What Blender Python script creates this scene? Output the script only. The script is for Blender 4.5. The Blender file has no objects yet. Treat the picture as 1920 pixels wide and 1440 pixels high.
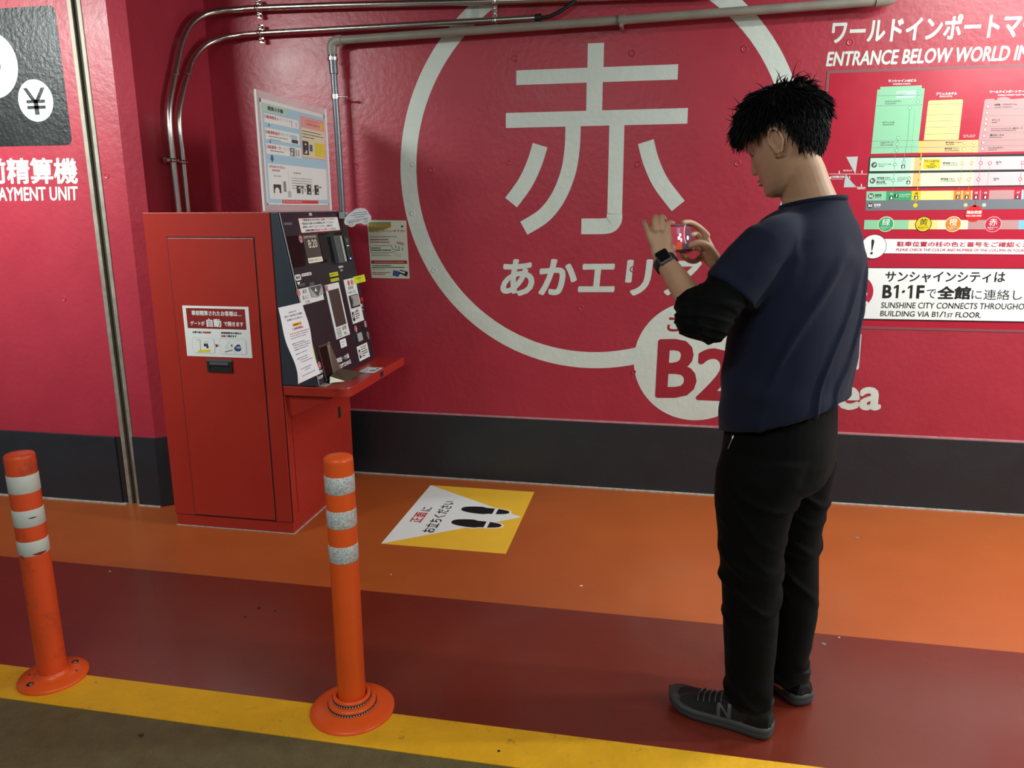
import bpy, bmesh, math, random
import numpy as np
from mathutils import Vector, Matrix, noise

random.seed(7)
SC = bpy.context.scene
COL = SC.collection
PI = math.pi

# ------------------------------------------------------------------ camera
H_CAM, FOC = 1.38, 1440.0
PITCH, YAW, ROLL = 0.2268605, 0.1940256, -0.0043845
_f = np.array([-math.sin(YAW)*math.cos(PITCH), math.cos(YAW)*math.cos(PITCH), -math.sin(PITCH)])
_r = np.array([math.cos(YAW), math.sin(YAW), 0.0])
_u = np.cross(_r, _f)
CR = _r*math.cos(ROLL) + _u*math.sin(ROLL)
CU = -_r*math.sin(ROLL) + _u*math.cos(ROLL)
CF = _f
cam_data = bpy.data.cameras.new('camera')
cam_data.sensor_fit = 'HORIZONTAL'
cam_data.sensor_width = 36.0
cam_data.lens = 36.0*FOC/1920.0
cam_data.clip_start = 0.02
cam = bpy.data.objects.new('camera', cam_data)
COL.objects.link(cam)
M = Matrix.Identity(4)
for i in range(3):
    M[i][0], M[i][1], M[i][2] = CR[i], CU[i], -CF[i]
M[2][3] = H_CAM
cam.matrix_world = M
SC.camera = cam

# ------------------------------------------------------------------ light
SC.view_settings.view_transform = 'Standard'
SC.view_settings.look = 'None'
SC.view_settings.gamma = 1.0
SC.view_settings.exposure = 0.45
SC.view_settings.use_curve_mapping = False
world = bpy.data.worlds.new('world')
SC.world = world
world.use_nodes = True
world.node_tree.nodes['Background'].inputs[0].default_value = (0.80, 0.86, 0.92, 1)
world.node_tree.nodes['Background'].inputs[1].default_value = 0.15

def area(name, loc, target, sx, sy, power, col=(0.93, 1.0, 0.965), spread=180):
    l = bpy.data.lights.new(name, 'AREA')
    l.shape = 'RECTANGLE'
    l.size, l.size_y = sx, sy
    l.energy = power
    l.color = col
    l.spread = math.radians(spread)
    o = bpy.data.objects.new(name, l)
    COL.objects.link(o)
    o.location = loc
    d = Vector(target) - Vector(loc)
    o.rotation_euler = d.to_track_quat('-Z', 'Y').to_euler()
    return o

area('ceiling_light_right', (1.85, 2.85, 2.52), (1.80, 3.20, 0), 1.3, 0.10, 36)
area('panel_fill_light', (3.3, 2.5, 2.50), (-1.4, 3.1, 1.0), 0.10, 1.3, 80)  # fill added to brighten the control panel, stands for no fixture
area('ceiling_light_left', (-3.3, 1.2, 2.50), (-3.0, 3.04, 1.6), 1.3, 0.10, 19, spread=84)
area('ceiling_light_middle', (-0.8, 0.0, 2.52), (-0.8, 0.3, 0), 1.3, 0.10, 24)
area('ceiling_light_near', (2.6, 0.6, 2.52), (2.0, 1.2, 0), 1.3, 0.10, 36)

# ------------------------------------------------------------------ helpers
def lin(c):
    c = c/255.0
    return c/12.92 if c <= 0.04045 else ((c+0.055)/1.055)**2.4

def rgb(r, g, b):
    return (lin(r), lin(g), lin(b), 1.0)

def mat(name, col, rough=0.5, metal=0.0, bump=0.0, bscale=200.0, var=0.0, vscale=6.0, spec=0.5,
        coat=0.0, emit=0.0, detail=4.0, aniso=None, dirt=None):
    m = bpy.data.materials.new(name)
    m.use_nodes = True
    nt = m.node_tree
    b = nt.nodes['Principled BSDF']
    b.inputs['Base Color'].default_value = col
    b.inputs['Roughness'].default_value = rough
    b.inputs['Metallic'].default_value = metal
    b.inputs['Specular IOR Level'].default_value = spec
    b.inputs['Coat Weight'].default_value = coat
    b.inputs['Coat Roughness'].default_value = 0.16
    if emit:
        b.inputs['Emission Color'].default_value = col
        b.inputs['Emission Strength'].default_value = emit
    tc = nt.nodes.new('ShaderNodeTexCoord')
    if var or dirt:
        n = nt.nodes.new('ShaderNodeTexNoise')
        n.inputs['Scale'].default_value = vscale
        n.inputs['Detail'].default_value = detail
        n.inputs['Roughness'].default_value = 0.6
        nt.links.new(tc.outputs['Object'], n.inputs['Vector'])
        mr = nt.nodes.new('ShaderNodeMapRange')
        mr.inputs[1].default_value, mr.inputs[2].default_value = 0.3, 0.7
        mr.inputs[3].default_value, mr.inputs[4].default_value = 1.0-var, 1.0+var*0.6
        nt.links.new(n.outputs['Fac'], mr.inputs[0])
        mx = nt.nodes.new('ShaderNodeMix')
        mx.data_type = 'RGBA'
        mx.blend_type = 'MULTIPLY'
        mx.inputs[0].default_value = 1.0
        mx.inputs[6].default_value = col
        nt.links.new(mr.outputs[0], mx.inputs[7])
        out = mx.outputs[2]
        if dirt:
            n2 = nt.nodes.new('ShaderNodeTexNoise')
            n2.inputs['Scale'].default_value = dirt[1]
            n2.inputs['Detail'].default_value = 8
            n2.inputs['Roughness'].default_value = 0.7
            nt.links.new(tc.outputs['Object'], n2.inputs['Vector'])
            r2 = nt.nodes.new('ShaderNodeMapRange')
            r2.inputs[1].default_value, r2.inputs[2].default_value = dirt[2], dirt[3]
            nt.links.new(n2.outputs['Fac'], r2.inputs[0])
            m2 = nt.nodes.new('ShaderNodeMix')
            m2.data_type = 'RGBA'
            nt.links.new(r2.outputs[0], m2.inputs[0])
            nt.links.new(out, m2.inputs[6])
            m2.inputs[7].default_value = dirt[0]
            out = m2.outputs[2]
        nt.links.new(out, b.inputs['Base Color'])
        r3 = nt.nodes.new('ShaderNodeMapRange')
        r3.inputs[3].default_value, r3.inputs[4].default_value = rough*0.8, min(1, rough*1.25)
        nt.links.new(n.outputs['Fac'], r3.inputs[0])
        nt.links.new(r3.outputs[0], b.inputs['Roughness'])
    if bump:
        n = nt.nodes.new('ShaderNodeTexNoise')
        n.inputs['Scale'].default_value = bscale
        n.inputs['Detail'].default_value = 5
        nt.links.new(tc.outputs['Object'], n.inputs['Vector'])
        bp = nt.nodes.new('ShaderNodeBump')
        bp.inputs['Strength'].default_value = bump
        bp.inputs['Distance'].default_value = 0.01
        nt.links.new(n.outputs['Fac'], bp.inputs['Height'])
        nt.links.new(bp.outputs['Normal'], b.inputs['Normal'])
    return m

WALLRED = (0.39, 0.028, 0.050, 1)
MT = dict(
    wall=mat('crimson wall paint', WALLRED, 0.36, bump=0.16, bscale=38, var=0.06, vscale=5, spec=0.5),
    wallwhite=mat('white wall paint', (0.62, 0.68, 0.62, 1), 0.40, bump=0.14, bscale=38, var=0.05, vscale=8),
    wallred2=mat('crimson letter paint', (0.33, 0.020, 0.035, 1), 0.38, bump=0.12, bscale=38),
    base=mat('charcoal baseboard paint', (0.0155, 0.021, 0.027, 1), 0.45, bump=0.12, bscale=30, var=0.1, dirt=((0.09, 0.09, 0.09, 1), 9, 0.70, 0.80)),
    caulk=mat('pale caulk', (0.50, 0.47, 0.42, 1), 0.7, bump=0.3, bscale=120, var=0.3, vscale=40),
    lip=mat('pale pink edge highlight', (0.50, 0.22, 0.24, 1), 0.5, var=0.2, vscale=30),
    black=mat('black paint', (0.012, 0.014, 0.014, 1), 0.33, bump=0.2, bscale=60, var=0.2, vscale=14, dirt=((0.16, 0.17, 0.16, 1), 46, 0.66, 0.80)),
    steelrail=mat('weathered joint steel', (0.34, 0.31, 0.25, 1), 0.55, 0.5, var=0.25, vscale=20),
    gap=mat('dark joint filler', (0.05, 0.04, 0.025, 1), 0.8),
    orange=mat('orange floor paint', (0.44, 0.098, 0.020, 1), 0.34, coat=0.22, bump=0.10, bscale=22, var=0.07, vscale=3),
    darkred=mat('dark red floor paint', (0.155, 0.021, 0.010, 1), 0.30, coat=0.30, bump=0.10, bscale=22, var=0.08, vscale=3),
    yellow=mat('yellow road paint', (0.82, 0.43, 0.012, 1), 0.5, bump=0.2, bscale=60, var=0.1, vscale=10, dirt=((0.20, 0.11, 0.03, 1), 24, 0.60, 0.78)),
    asphalt=mat('dark olive road coating', (0.125, 0.103, 0.045, 1), 0.5, bump=0.35, bscale=160, var=0.2, vscale=20),
    ceil=mat('grey ceiling', (0.16, 0.16, 0.16, 1), 0.9),
    cab=mat('red powder coat', (0.40, 0.028, 0.018, 1), 0.28, bump=0.03, bscale=400, var=0.03, vscale=3),
    slate=mat('slate blue coat', (0.034, 0.044, 0.060, 1), 0.42, bump=0.03, bscale=300),
    panel=mat('dark violet black coat', (0.021, 0.018, 0.026, 1), 0.30, bump=0.02, bscale=300),
    glass_dark=mat('dark smoked glass', (0.006, 0.007, 0.008, 1), 0.06),
    lcd=mat('lit screen', (0.055, 0.042, 0.036, 1), 0.3, emit=0.25),
    lcdtxt=mat('lit screen digits', (0.6, 0.56, 0.48, 1), 0.4, emit=0.25),
    white=mat('white print', (0.84, 0.86, 0.85, 1), 0.42),
    paper=mat('white paper', (0.88, 0.90, 0.95, 1), 0.55),
    paper2=mat('aged paper', (0.56, 0.60, 0.50, 1), 0.5),
    ink=mat('black ink', (0.010, 0.010, 0.011, 1), 0.45),
    grey=mat('grey print', (0.22, 0.22, 0.22, 1), 0.5),
    lgrey=mat('light grey print', (0.48, 0.50, 0.50, 1), 0.5),
    red=mat('red print', (0.55, 0.020, 0.022, 1), 0.4),
    dred=mat('dark red print', (0.28, 0.018, 0.016, 1), 0.4),
    yel=mat('yellow print', (0.80, 0.66, 0.03, 1), 0.4),
    lime=mat('lime yellow print', (0.74, 0.80, 0.02, 1), 0.35),
    sgold=mat('golden yellow vinyl', (0.92, 0.53, 0.04, 1), 0.4, var=0.04, vscale=12),
    blue=mat('light blue print', (0.40, 0.66, 0.80, 1), 0.45),
    navy=mat('navy print', (0.03, 0.07, 0.25, 1), 0.45),
    pinkp=mat('pink print', (0.80, 0.36, 0.34, 1), 0.45),
    creamp=mat('cream print', (0.78, 0.70, 0.48, 1), 0.45),
    green=mat('mint print', (0.26, 0.56, 0.34, 1), 0.4),
    palegreen=mat('pale mint print', (0.46, 0.70, 0.55, 1), 0.35),
    dgreen=mat('green print', (0.035, 0.34, 0.13, 1), 0.4),
    olive=mat('olive green print', (0.16, 0.24, 0.08, 1), 0.5),
    cyel=mat('pale yellow print', (0.70, 0.64, 0.24, 1), 0.4),
    cyel2=mat('cream yellow print', (0.70, 0.68, 0.50, 1), 0.35),
    dyel=mat('mustard print', (0.70, 0.52, 0.01, 1), 0.4),
    corange=mat('apricot print', (0.68, 0.46, 0.20, 1), 0.4),
    dorange=mat('orange print', (0.62, 0.20, 0.01, 1), 0.4),
    crose=mat('dusty rose print', (0.46, 0.25, 0.25, 1), 0.35),
    prose=mat('pale rose print', (0.58, 0.46, 0.48, 1), 0.35),
    crim=mat('crimson print', (0.46, 0.015, 0.045, 1), 0.4),
    sheet=mat('crimson vinyl sheet', (0.44, 0.016, 0.040, 1), 0.25, bump=0.06, bscale=14, var=0.03),
    cgrey=mat('slate grey print', (0.16, 0.17, 0.19, 1), 0.35),
    cblue=mat('sky blue print', (0.20, 0.45, 0.80, 1), 0.4),
    hotred=mat('signal red print', (0.72, 0.012, 0.012, 1), 0.4),
    steel=mat('polished conduit steel', (0.62, 0.60, 0.55, 1), 0.24, 1.0, bump=0.03, bscale=90),
    steeld=mat('dull brushed steel', (0.30, 0.30, 0.24, 1), 0.34, 1.0),
    pvc=mat('grey pipe plastic', (0.26, 0.24, 0.20, 1), 0.42, var=0.15, vscale=12),
    pvcd=mat('blue grey pipe sheath', (0.13, 0.14, 0.16, 1), 0.28, 0.4),
    rubber=mat('black rubber', (0.012, 0.012, 0.012, 1), 0.5),
    plast=mat('grey moulded plastic', (0.10, 0.105, 0.11, 1), 0.35),
    plastl=mat('silver grey plastic', (0.42, 0.44, 0.44, 1), 0.35),
    led=mat('blue indicator lamp', (0.15, 0.15, 1.0, 1), 0.3, emit=4.0),
    bol=mat('orange urethane', (0.86, 0.105, 0.012, 1), 0.36, bump=0.03, bscale=60, var=0.05, vscale=9),
    bolworn=mat('scuffed orange urethane', (0.82, 0.085, 0.016, 1), 0.42, bump=0.05, bscale=60, var=0.05, vscale=9, dirt=((0.34, 0.050, 0.02, 1), 13, 0.52, 0.74)),
    reflw=mat('worn white reflective tape', (0.66, 0.68, 0.62, 1), 0.45, var=0.06, vscale=20),
)

# reflective hexagon tape
def refl_mat():
    m = mat('prismatic silver reflective tape', (0.60, 0.63, 0.62, 1), 0.35, 0.15)
    nt = m.node_tree
    b = nt.nodes['Principled BSDF']
    tc = nt.nodes.new('ShaderNodeTexCoord')
    v = nt.nodes.new('ShaderNodeTexVoronoi')
    v.feature = 'F1'
    v.inputs['Scale'].default_value = 260
    nt.links.new(tc.outputs['Object'], v.inputs['Vector'])
    cr = nt.nodes.new('ShaderNodeValToRGB')
    cr.color_ramp.elements[0].color = (0.36, 0.38, 0.38, 1)
    cr.color_ramp.elements[1].color = (0.86, 0.90, 0.88, 1)
    nt.links.new(v.outputs['Color'], cr.inputs['Fac'])
    nt.links.new(cr.outputs['Color'], b.inputs['Base Color'])
    return m
MT['refl'] = refl_mat()

def acrylic(fac=0.3):  # pale haze over the clear sheet, mixed in as colour
    m = bpy.data.materials.new('clear acrylic')
    m.use_nodes = True
    nt = m.node_tree
    nt.nodes.clear()
    o = nt.nodes.new('ShaderNodeOutputMaterial')
    t = nt.nodes.new('ShaderNodeBsdfTransparent')
    g = nt.nodes.new('ShaderNodeBsdfPrincipled')
    g.inputs['Base Color'].default_value = (0.75, 0.72, 0.72, 1)
    g.inputs['Roughness'].default_value = 0.12
    mx = nt.nodes.new('ShaderNodeMixShader')
    mx.inputs[0].default_value = fac
    nt.links.new(t.outputs[0], mx.inputs[1])
    nt.links.new(g.outputs[0], mx.inputs[2])
    nt.links.new(mx.outputs[0], o.inputs[0])
    return m
MT['acrylic'] = acrylic(0.30)
MT['acrylic_front'] = acrylic(0.07)

def link(name, me, parent=None, mats=()):
    o = bpy.data.objects.new(name, me)
    for m in mats:
        me.materials.append(MT[m] if isinstance(m, str) else m)
    COL.objects.link(o)
    if parent is not None:
        o.parent = parent
    return o

def tag(o, label=None, cat=None, group=None, kind=None):
    for k, v in (('label', label), ('category', cat), ('group', group), ('kind', kind)):
        if v:
            o[k] = v
    return o

def empty(name, label, cat, loc=(0, 0, 0), group=None):
    # things are built in world coordinates, the empty sits at the thing's base
    o = bpy.data.objects.new(name, None)
    o.empty_display_size = 0.1
    o.location = loc
    COL.objects.link(o)
    return tag(o, label, cat, group)

class B:
    """collects geometry in world coordinates, one object out"""
    def __init__(s):
        s.v, s.f, s.m, s.mats, s.sm = [], [], [], [], []
    def mi(s, m):
        if m not in s.mats:
            s.mats.append(m)
        return s.mats.index(m)
    def add(s, vs, fs, m, smooth=False):
        k = len(s.v)
        s.v += [tuple(v) for v in vs]
        i = s.mi(m)
        for f in fs:
            s.f.append([a+k for a in f])
            s.m.append(i)
            s.sm.append(smooth)
    def box(s, lo, hi, m):
        x0, y0, z0 = lo
        x1, y1, z1 = hi
        vs = [(x0, y0, z0), (x1, y0, z0), (x1, y1, z0), (x0, y1, z0), (x0, y0, z1), (x1, y0, z1), (x1, y1, z1), (x0, y1, z1)]
        s.add(vs, [(0, 3, 2, 1), (4, 5, 6, 7), (0, 1, 5, 4), (1, 2, 6, 5), (2, 3, 7, 6), (3, 0, 4, 7)], m)
    def prism(s, poly, vec, m):
        """poly: list of 3d points (ccw seen from the outside), thickness goes along vec"""
        n = len(poly)
        vec = Vector(vec)
        a = [Vector(p) for p in poly]
        bk = [p+vec for p in a]
        s.add(a+bk, [list(range(n)), [2*n-1-i for i in range(n)]] + [(i, i+n, (i+1) % n+n, (i+1) % n) for i in range(n)], m)
    def face(s, poly, m):
        s.add(poly, [list(range(len(poly)))], m)
    def tube(s, path, r, m, n=14, cap=True):
        path = [Vector(p) for p in path]
        rr = r if isinstance(r, (list, tuple)) else [r]*len(path)
        vs, fs = [], []
        t = (path[1]-path[0]).normalized()
        nrm = t.orthogonal().normalized()
        for i, p in enumerate(path):
            if i == 0: t = path[1]-path[0]
            elif i == len(path)-1: t = path[-1]-path[-2]
            else: t = (path[i+1]-path[i]).normalized() + (path[i]-path[i-1]).normalized()
            t.normalize()
            nrm = (nrm - t*nrm.dot(t)).normalized()
            bn = t.cross(nrm)
            for k in range(n):
                a = 2*PI*k/n
                vs.append(p + (nrm*math.cos(a)+bn*math.sin(a))*rr[i])
        for i in range(len(path)-1):
            for k in range(n):
                fs.append((i*n+k, i*n+(k+1) % n, (i+1)*n+(k+1) % n, (i+1)*n+k))
        s.add(vs, fs, m, True)
        if cap:
            s.add(vs[:n], [list(range(n))[::-1]], m)
            s.add(vs[-n:], [list(range(n))], m)
    def lathe(s, prof, c, m, n=48, closed=False):
        vs, fs = [], []
        for r, z in prof:
            for k in range(n):
                a = 2*PI*k/n
                vs.append((c[0]+r*math.cos(a), c[1]+r*math.sin(a), c[2]+z))
        for i in range(len(prof)-1):
            for k in range(n):
                fs.append((i*n+k, i*n+(k+1) % n, (i+1)*n+(k+1) % n, (i+1)*n+k))
        s.add(vs, fs, m, True)
        for i, rev in ((0, True), (len(prof)-1, False)):
            if prof[i][0] > 1e-6:
                l = list(range(i*n, i*n+n))
                s.add([vs[j] for j in l], [list(range(n))[::-1] if rev else list(range(n))], m)
    def build(s, name, parent=None, bevel=0.0, segs=2, weld=False):
        SMALL = ('poster_print', 'leaflet_print', 'chart_lettering', 'chart_symbols', 'chart_lines', 'label_print', 'slot_print', 'panel_print', 'card_print', 'screen_picture', 'screen_digits', 'tag_print', 'notice_print', 'shelf_stickers', 'entrance_diagram')
        me = bpy.data.meshes.new(name)
        loc = Vector((0, 0, 0))
        if parent is not None:
            p, q = parent, Vector((0, 0, 0))
            while p is not None:
                q += p.location
                p = p.parent
            loc = q
        me.from_pydata([tuple(Vector(v)-loc) for v in s.v], [], s.f)
        me.update()
        for p, i, sm in zip(me.polygons, s.m, s.sm):
            p.material_index = i
            p.use_smooth = sm
        o = link(name, me, parent, s.mats)
        if name in SMALL:
            o['kind'] = 'stuff'      # print too small to pick apart
        if weld or bevel:
            bm = bmesh.new()
            bm.from_mesh(me)
            bmesh.ops.remove_doubles(bm, verts=bm.verts, dist=1e-5)
            bmesh.ops.recalc_face_normals(bm, faces=bm.faces)
            if bevel:
                ed = [e for e in bm.edges if len(e.link_faces) == 2 and e.calc_face_angle(0) > 0.5]
                bmesh.ops.bevel(bm, geom=ed, offset=bevel, segments=segs, affect='EDGES', profile=0.5)
            bm.to_mesh(me)
            bm.free()
        return o

def box(name, lo, hi, m, parent=None, bevel=0.0):
    b = B()
    b.box(lo, hi, m)
    return b.build(name, parent, bevel)

def ray(px, py):
    return CR*(px-960)/FOC + CU*(720-py)/FOC + CF

def on_y(px, py, Y):
    d = ray(px, py)
    q = d*(Y/d[1])
    return (q[0], Y, q[2]+H_CAM)

def on_x(px, py, X):
    d = ray(px, py)
    q = d*(X/d[0])
    return (X, q[1], q[2]+H_CAM)

def on_z(px, py, Z=0.0):
    d = ray(px, py)
    q = d*((Z-H_CAM)/d[2])
    return (q[0], q[1], Z)

# text: glyph outlines turned into flat mesh, mapped affinely on a plane
_tc = {}
def glyphs(s, bold=0.0):
    key = (s, bold)
    if key in _tc:
        return _tc[key]
    c = bpy.data.curves.new('lettering', 'FONT')
    c.body = s
    c.resolution_u = 3
    c.fill_mode = 'FRONT'
    o = bpy.data.objects.new('lettering', c)
    COL.objects.link(o)
    dg = bpy.context.evaluated_depsgraph_get()
    dg.update()
    me = bpy.data.meshes.new_from_object(o.evaluated_get(dg))
    v = np.array([(p.co.x, p.co.y) for p in me.vertices])
    f = [list(p.vertices) for p in me.polygons]
    bpy.data.objects.remove(o)
    bpy.data.curves.remove(c)
    bpy.data.meshes.remove(me)
    if bold:
        vs, fs, k = [], [], 0
        ring = [(0, 0)]+[(bold*math.cos(i*PI/6), bold*math.sin(i*PI/6)*.85) for i in range(12)]
        for dx, dy in ring if len(s) < 7 else ((0, 0), (bold, 0), (-bold, 0), (0, bold*.7), (0, -bold*.7), (bold*.8, bold*.55), (-bold*.8, bold*.55), (bold*.8, -bold*.55), (-bold*.8, -bold*.55))[:9 if len(s) < 14 else 5]:
            vs.append(v+np.array([dx, dy]))
            fs += [[i+k for i in q] for q in f]
            k += len(v)
        v, f = np.concatenate(vs), fs
        layer = np.repeat(np.arange(len(vs)), len(vs[0]))
    else:
        layer = np.zeros(len(v))
    lo, hi = v.min(0), v.max(0)
    _tc[key] = ((v-lo)/(hi-lo), f, layer, (hi-lo)[0]/(hi-lo)[1])
    return _tc[key]

class Plane:
    """flat marks on a plane: origin O, in-plane axes U (right), V (up) ; coordinates in metres"""
    def __init__(s, O, U, V):
        s.O, s.U, s.V = Vector(O), Vector(U).normalized(), Vector(V).normalized()
        s.N = s.U.cross(s.V).normalized()
        s.b = B()
        s.k = 0
        s.step = 0.0003
        s.sep = None
    def P(s, u, v, off=None):
        return s.O + s.U*u + s.V*v + s.N*(s.k*s.step+0.0004 if off is None else off)
    def lay(s, k):
        s.k = k
        return s
    def poly(s, pts, m):
        s.b.face([s.P(*p) for p in pts], m)
    def rect(s, u0, v0, u1, v1, m, r=0.0):
        if u1 < u0: u0, u1 = u1, u0
        if v1 < v0: v0, v1 = v1, v0
        if r <= 0:
            s.poly([(u0, v0), (u1, v0), (u1, v1), (u0, v1)], m)
        else:
            pts = []
            for cx, cy, a0 in ((u1-r, v0+r, -90), (u1-r, v1-r, 0), (u0+r, v1-r, 90), (u0+r, v0+r, 180)):
                for i in range(6):
                    a = math.radians(a0+i*18)
                    pts.append((cx+r*math.cos(a), cy+r*math.sin(a)))
            s.poly(pts, m)
    def frame(s, u0, v0, u1, v1, w, m):
        s.rect(u0, v0, u1, v0+w, m); s.rect(u0, v1-w, u1, v1, m)
        s.rect(u0, v0+w, u0+w, v1-w, m); s.rect(u1-w, v0+w, u1, v1-w, m)
    def disc(s, u, v, r, m, n=28, ry=None):
        ry = ry or r
        s.poly([(u+r*math.cos(2*PI*i/n), v+ry*math.sin(2*PI*i/n)) for i in range(n)], m)
    def ring(s, u, v, r0, r1, m, n=48, a0=0, a1=2*PI):
        for i in range(n):
            a, b_ = a0+(a1-a0)*i/n, a0+(a1-a0)*(i+1)/n
            s.poly([(u+r1*math.cos(a), v+r1*math.sin(a)), (u+r1*math.cos(b_), v+r1*math.sin(b_)),
                    (u+r0*math.cos(b_), v+r0*math.sin(b_)), (u+r0*math.cos(a), v+r0*math.sin(a))], m)
    def line(s, p, q, w, m):
        p, q = Vector(p), Vector(q)
        d = (q-p).normalized()
        n = Vector((-d.y, d.x))*w/2
        s.poly([tuple(p-n), tuple(q-n), tuple(q+n), tuple(p+n)], m)
    def text(s, t, u, v, w, h, m, bold=0.0, shear=0.0, pu=None, pv=None):
        """text fills the box at (u,v) of size w x h; w None keeps the aspect"""
        g, f, lay, asp = glyphs(t, bold)
        if w is None:
            w = h*asp
        U = Vector(pu) if pu else Vector((w, 0))
        V = Vector(pv) if pv else Vector((shear*h, h))
        vs = [s.P(u+U.x*a+V.x*b_, v+U.y*a+V.y*b_, s.k*s.step+0.0004+l*0.00003) for (a, b_), l in zip(g, lay)]
        if s.sep is not None:
            q = B(); q.add(vs, f, m); s.sep.append(q)
        else:
            s.b.add(vs, f, m)
        return w
    def lines(s, u, v, w, n, gap, h, m, seed=0):
        """rows of illegibly small print"""
        rnd = random.Random(seed)
        for i in range(n):
            x, W = u, w*(1 if i < n-1 else 0.6)*rnd.uniform(.85, 1)
            while x < u+W:
                l = rnd.uniform(1.2, 3.0)*h
                l = min(l, u+w-x)
                if l > h*.3:
                    s.rect(x, v-i*gap, x+l, v-i*gap+h, m)
                x += l + h*rnd.choice((.25, .3, .9))
    def build(s, name, parent):
        for q in (s.sep or []):
            q.build('lettering', parent)
        return s.b.build(name, parent) if s.b.v else None
# ------------------------------------------------------------------ setting
YB, YL = 3.666, 3.04           # back wall plane, front face of the left wall
XS = -2.23                     # side face of the left wall, turned to the niche
ZC = 2.62
wall_back = tag(box('wall_back', (XS, YB, 0), (5.0, YB+0.3, ZC), 'wall'), kind='structure')
# left wall: a pier right of the expansion joint (with chamfered edge) and the wall left of it
b = B()
b.prism([(-2.405, YL, 0), (-2.290, YL, 0), (XS, YL+0.045, 0), (XS, YB+0.3, 0), (-2.405, YB+0.3, 0)], (0, 0, ZC), 'wall')
wall_pier = tag(b.build('wall_pier', weld=True), kind='structure')
wall_left = tag(box('wall_left', (-6.0, YL, 0), (-2.470, YB+0.3, ZC), 'wall'), kind='structure')
b = B()
b.box((-2.470, YL+0.012, 0), (-2.405, YL+0.3, ZC), 'gap')
joint = tag(b.build('trim_1'), kind='structure')
box('joint_rail', (-2.470, YL-0.004, 0), (-2.449, YL+0.011, ZC), 'steelrail', joint, 0.002)
box('joint_rail', (-2.424, YL-0.004, 0), (-2.405, YL+0.011, ZC), 'steelrail', joint, 0.002)

ZB = 0.343
bb = tag(box('baseboard_back', (XS+0.012, YB-0.012, 0.008), (5.0, YB-0.0005, ZB), 'base', bevel=0.002), kind='structure')
box('top_edge', (XS+0.012, YB-0.010, ZB+0.0005), (5.0, YB-0.0005, ZB+0.008), 'lip', bb)  # highlight on the protruding lip, put into its pale colour
box('caulk_line', (XS+0.012, YB-0.020, 0.0), (5.0, YB-0.0005, 0.0075), 'caulk', bb)
bl = tag(box('baseboard_left', (-6.0, YL-0.012, 0.008), (-2.495, YL-0.0005, 0.336), 'base', bevel=0.002), kind='structure')
box('recess_shade_strip', (-2.4945, YL-0.006, 0.008), (-2.4715, YL-0.0005, 0.336), 'rubber', bl)  # black strip in place of the dark recess where the baseboard ends
box('caulk_line', (-6.0, YL-0.020, 0.0), (-2.4715, YL-0.0005, 0.0075), 'caulk', bl)
b = B()
b.prism([(-2.404, YL-0.012, 0.008), (-2.288, YL-0.012, 0.008), (XS+0.011, YL+0.042, 0.008), (XS+0.011, YB-0.014, 0.008),
         (XS+0.001, YB-0.014, 0.008), (XS+0.001, YL+0.046, 0.008), (-2.291, YL-0.001, 0.008), (-2.404, YL-0.001, 0.008)], (0, 0, 0.332), 'base')
bp = tag(b.build('baseboard_pier', weld=True), kind='structure')
box('caulk_line', (-2.404, YL-0.018, 0.0), (-2.290, YL-0.001, 0.0075), 'caulk', bp)

b = B()
b.box((-6, -4, -0.2), (5.0, YB+0.3, 0), 'asphalt')
floor = tag(b.build('floor'), kind='structure')
def band(name, y0, y1, m, th):
    return box(name, (-6, y0, 0.0001), (5.0, y1, th), m, floor)
band('orange_floor_band', 2.437, YB-0.0205, 'orange', 0.0022)
band('dark_red_floor_band', 1.783, 2.4368, 'darkred', 0.0020)
band('yellow_floor_line', 1.640, 1.7828, 'yellow', 0.0024)
tag(box('ceiling', (-6, -4, ZC), (5.0, YB+0.3, ZC+0.1), 'ceil'), kind='structure')

# little marks of the formwork ties on the walls
def tie(px, py, Y, parent, r=0.013, m='wall'):
    x, y, z = on_y(px, py, Y)
    b = B()
    prof = [(r*1.15, 0.0), (r*1.1, 0.0014), (r*0.92, 0.0022), (r*0.8, 0.0008), (r*0.45, 0.0003), (0.0001, 0.0012)]
    n = 20
    vs, fs = [], []
    for rr, d in prof:
        for k in range(n):
            a = 2*PI*k/n
            vs.append((x+rr*math.cos(a), Y-0.0002-d, z+rr*math.sin(a)))
    for i in range(len(prof)-1):
        for k in range(n):
            fs.append((i*n+k, i*n+(k+1) % n, (i+1)*n+(k+1) % n, (i+1)*n+k))
    b.add(vs, fs, m, True)
    b.build('tie_hole_mark', parent)
for px, py in ((1186, 100), (1197, 308), (809, 319), (1089, 577), (1187, 505), (1396, 92), (1594, 79), (668, 312), (966, 110), (797, 64), (1383, 306)):
    tie(px, py, YB, wall_back)
for px, py, m in ((814, 507, 'wallwhite'), (1188, 697, 'wall'), (774, 400, 'wallwhite'), (775, 308, 'wallwhite'), (955, 305, 'wall')):
    tie(px, py, YB-0.0006, wall_back, 0.010, m)
for px, py in ((200, 330), (120, 560)):
    tie(px, py, YL, wall_pier if px > 150 else wall_left, 0.011)

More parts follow.
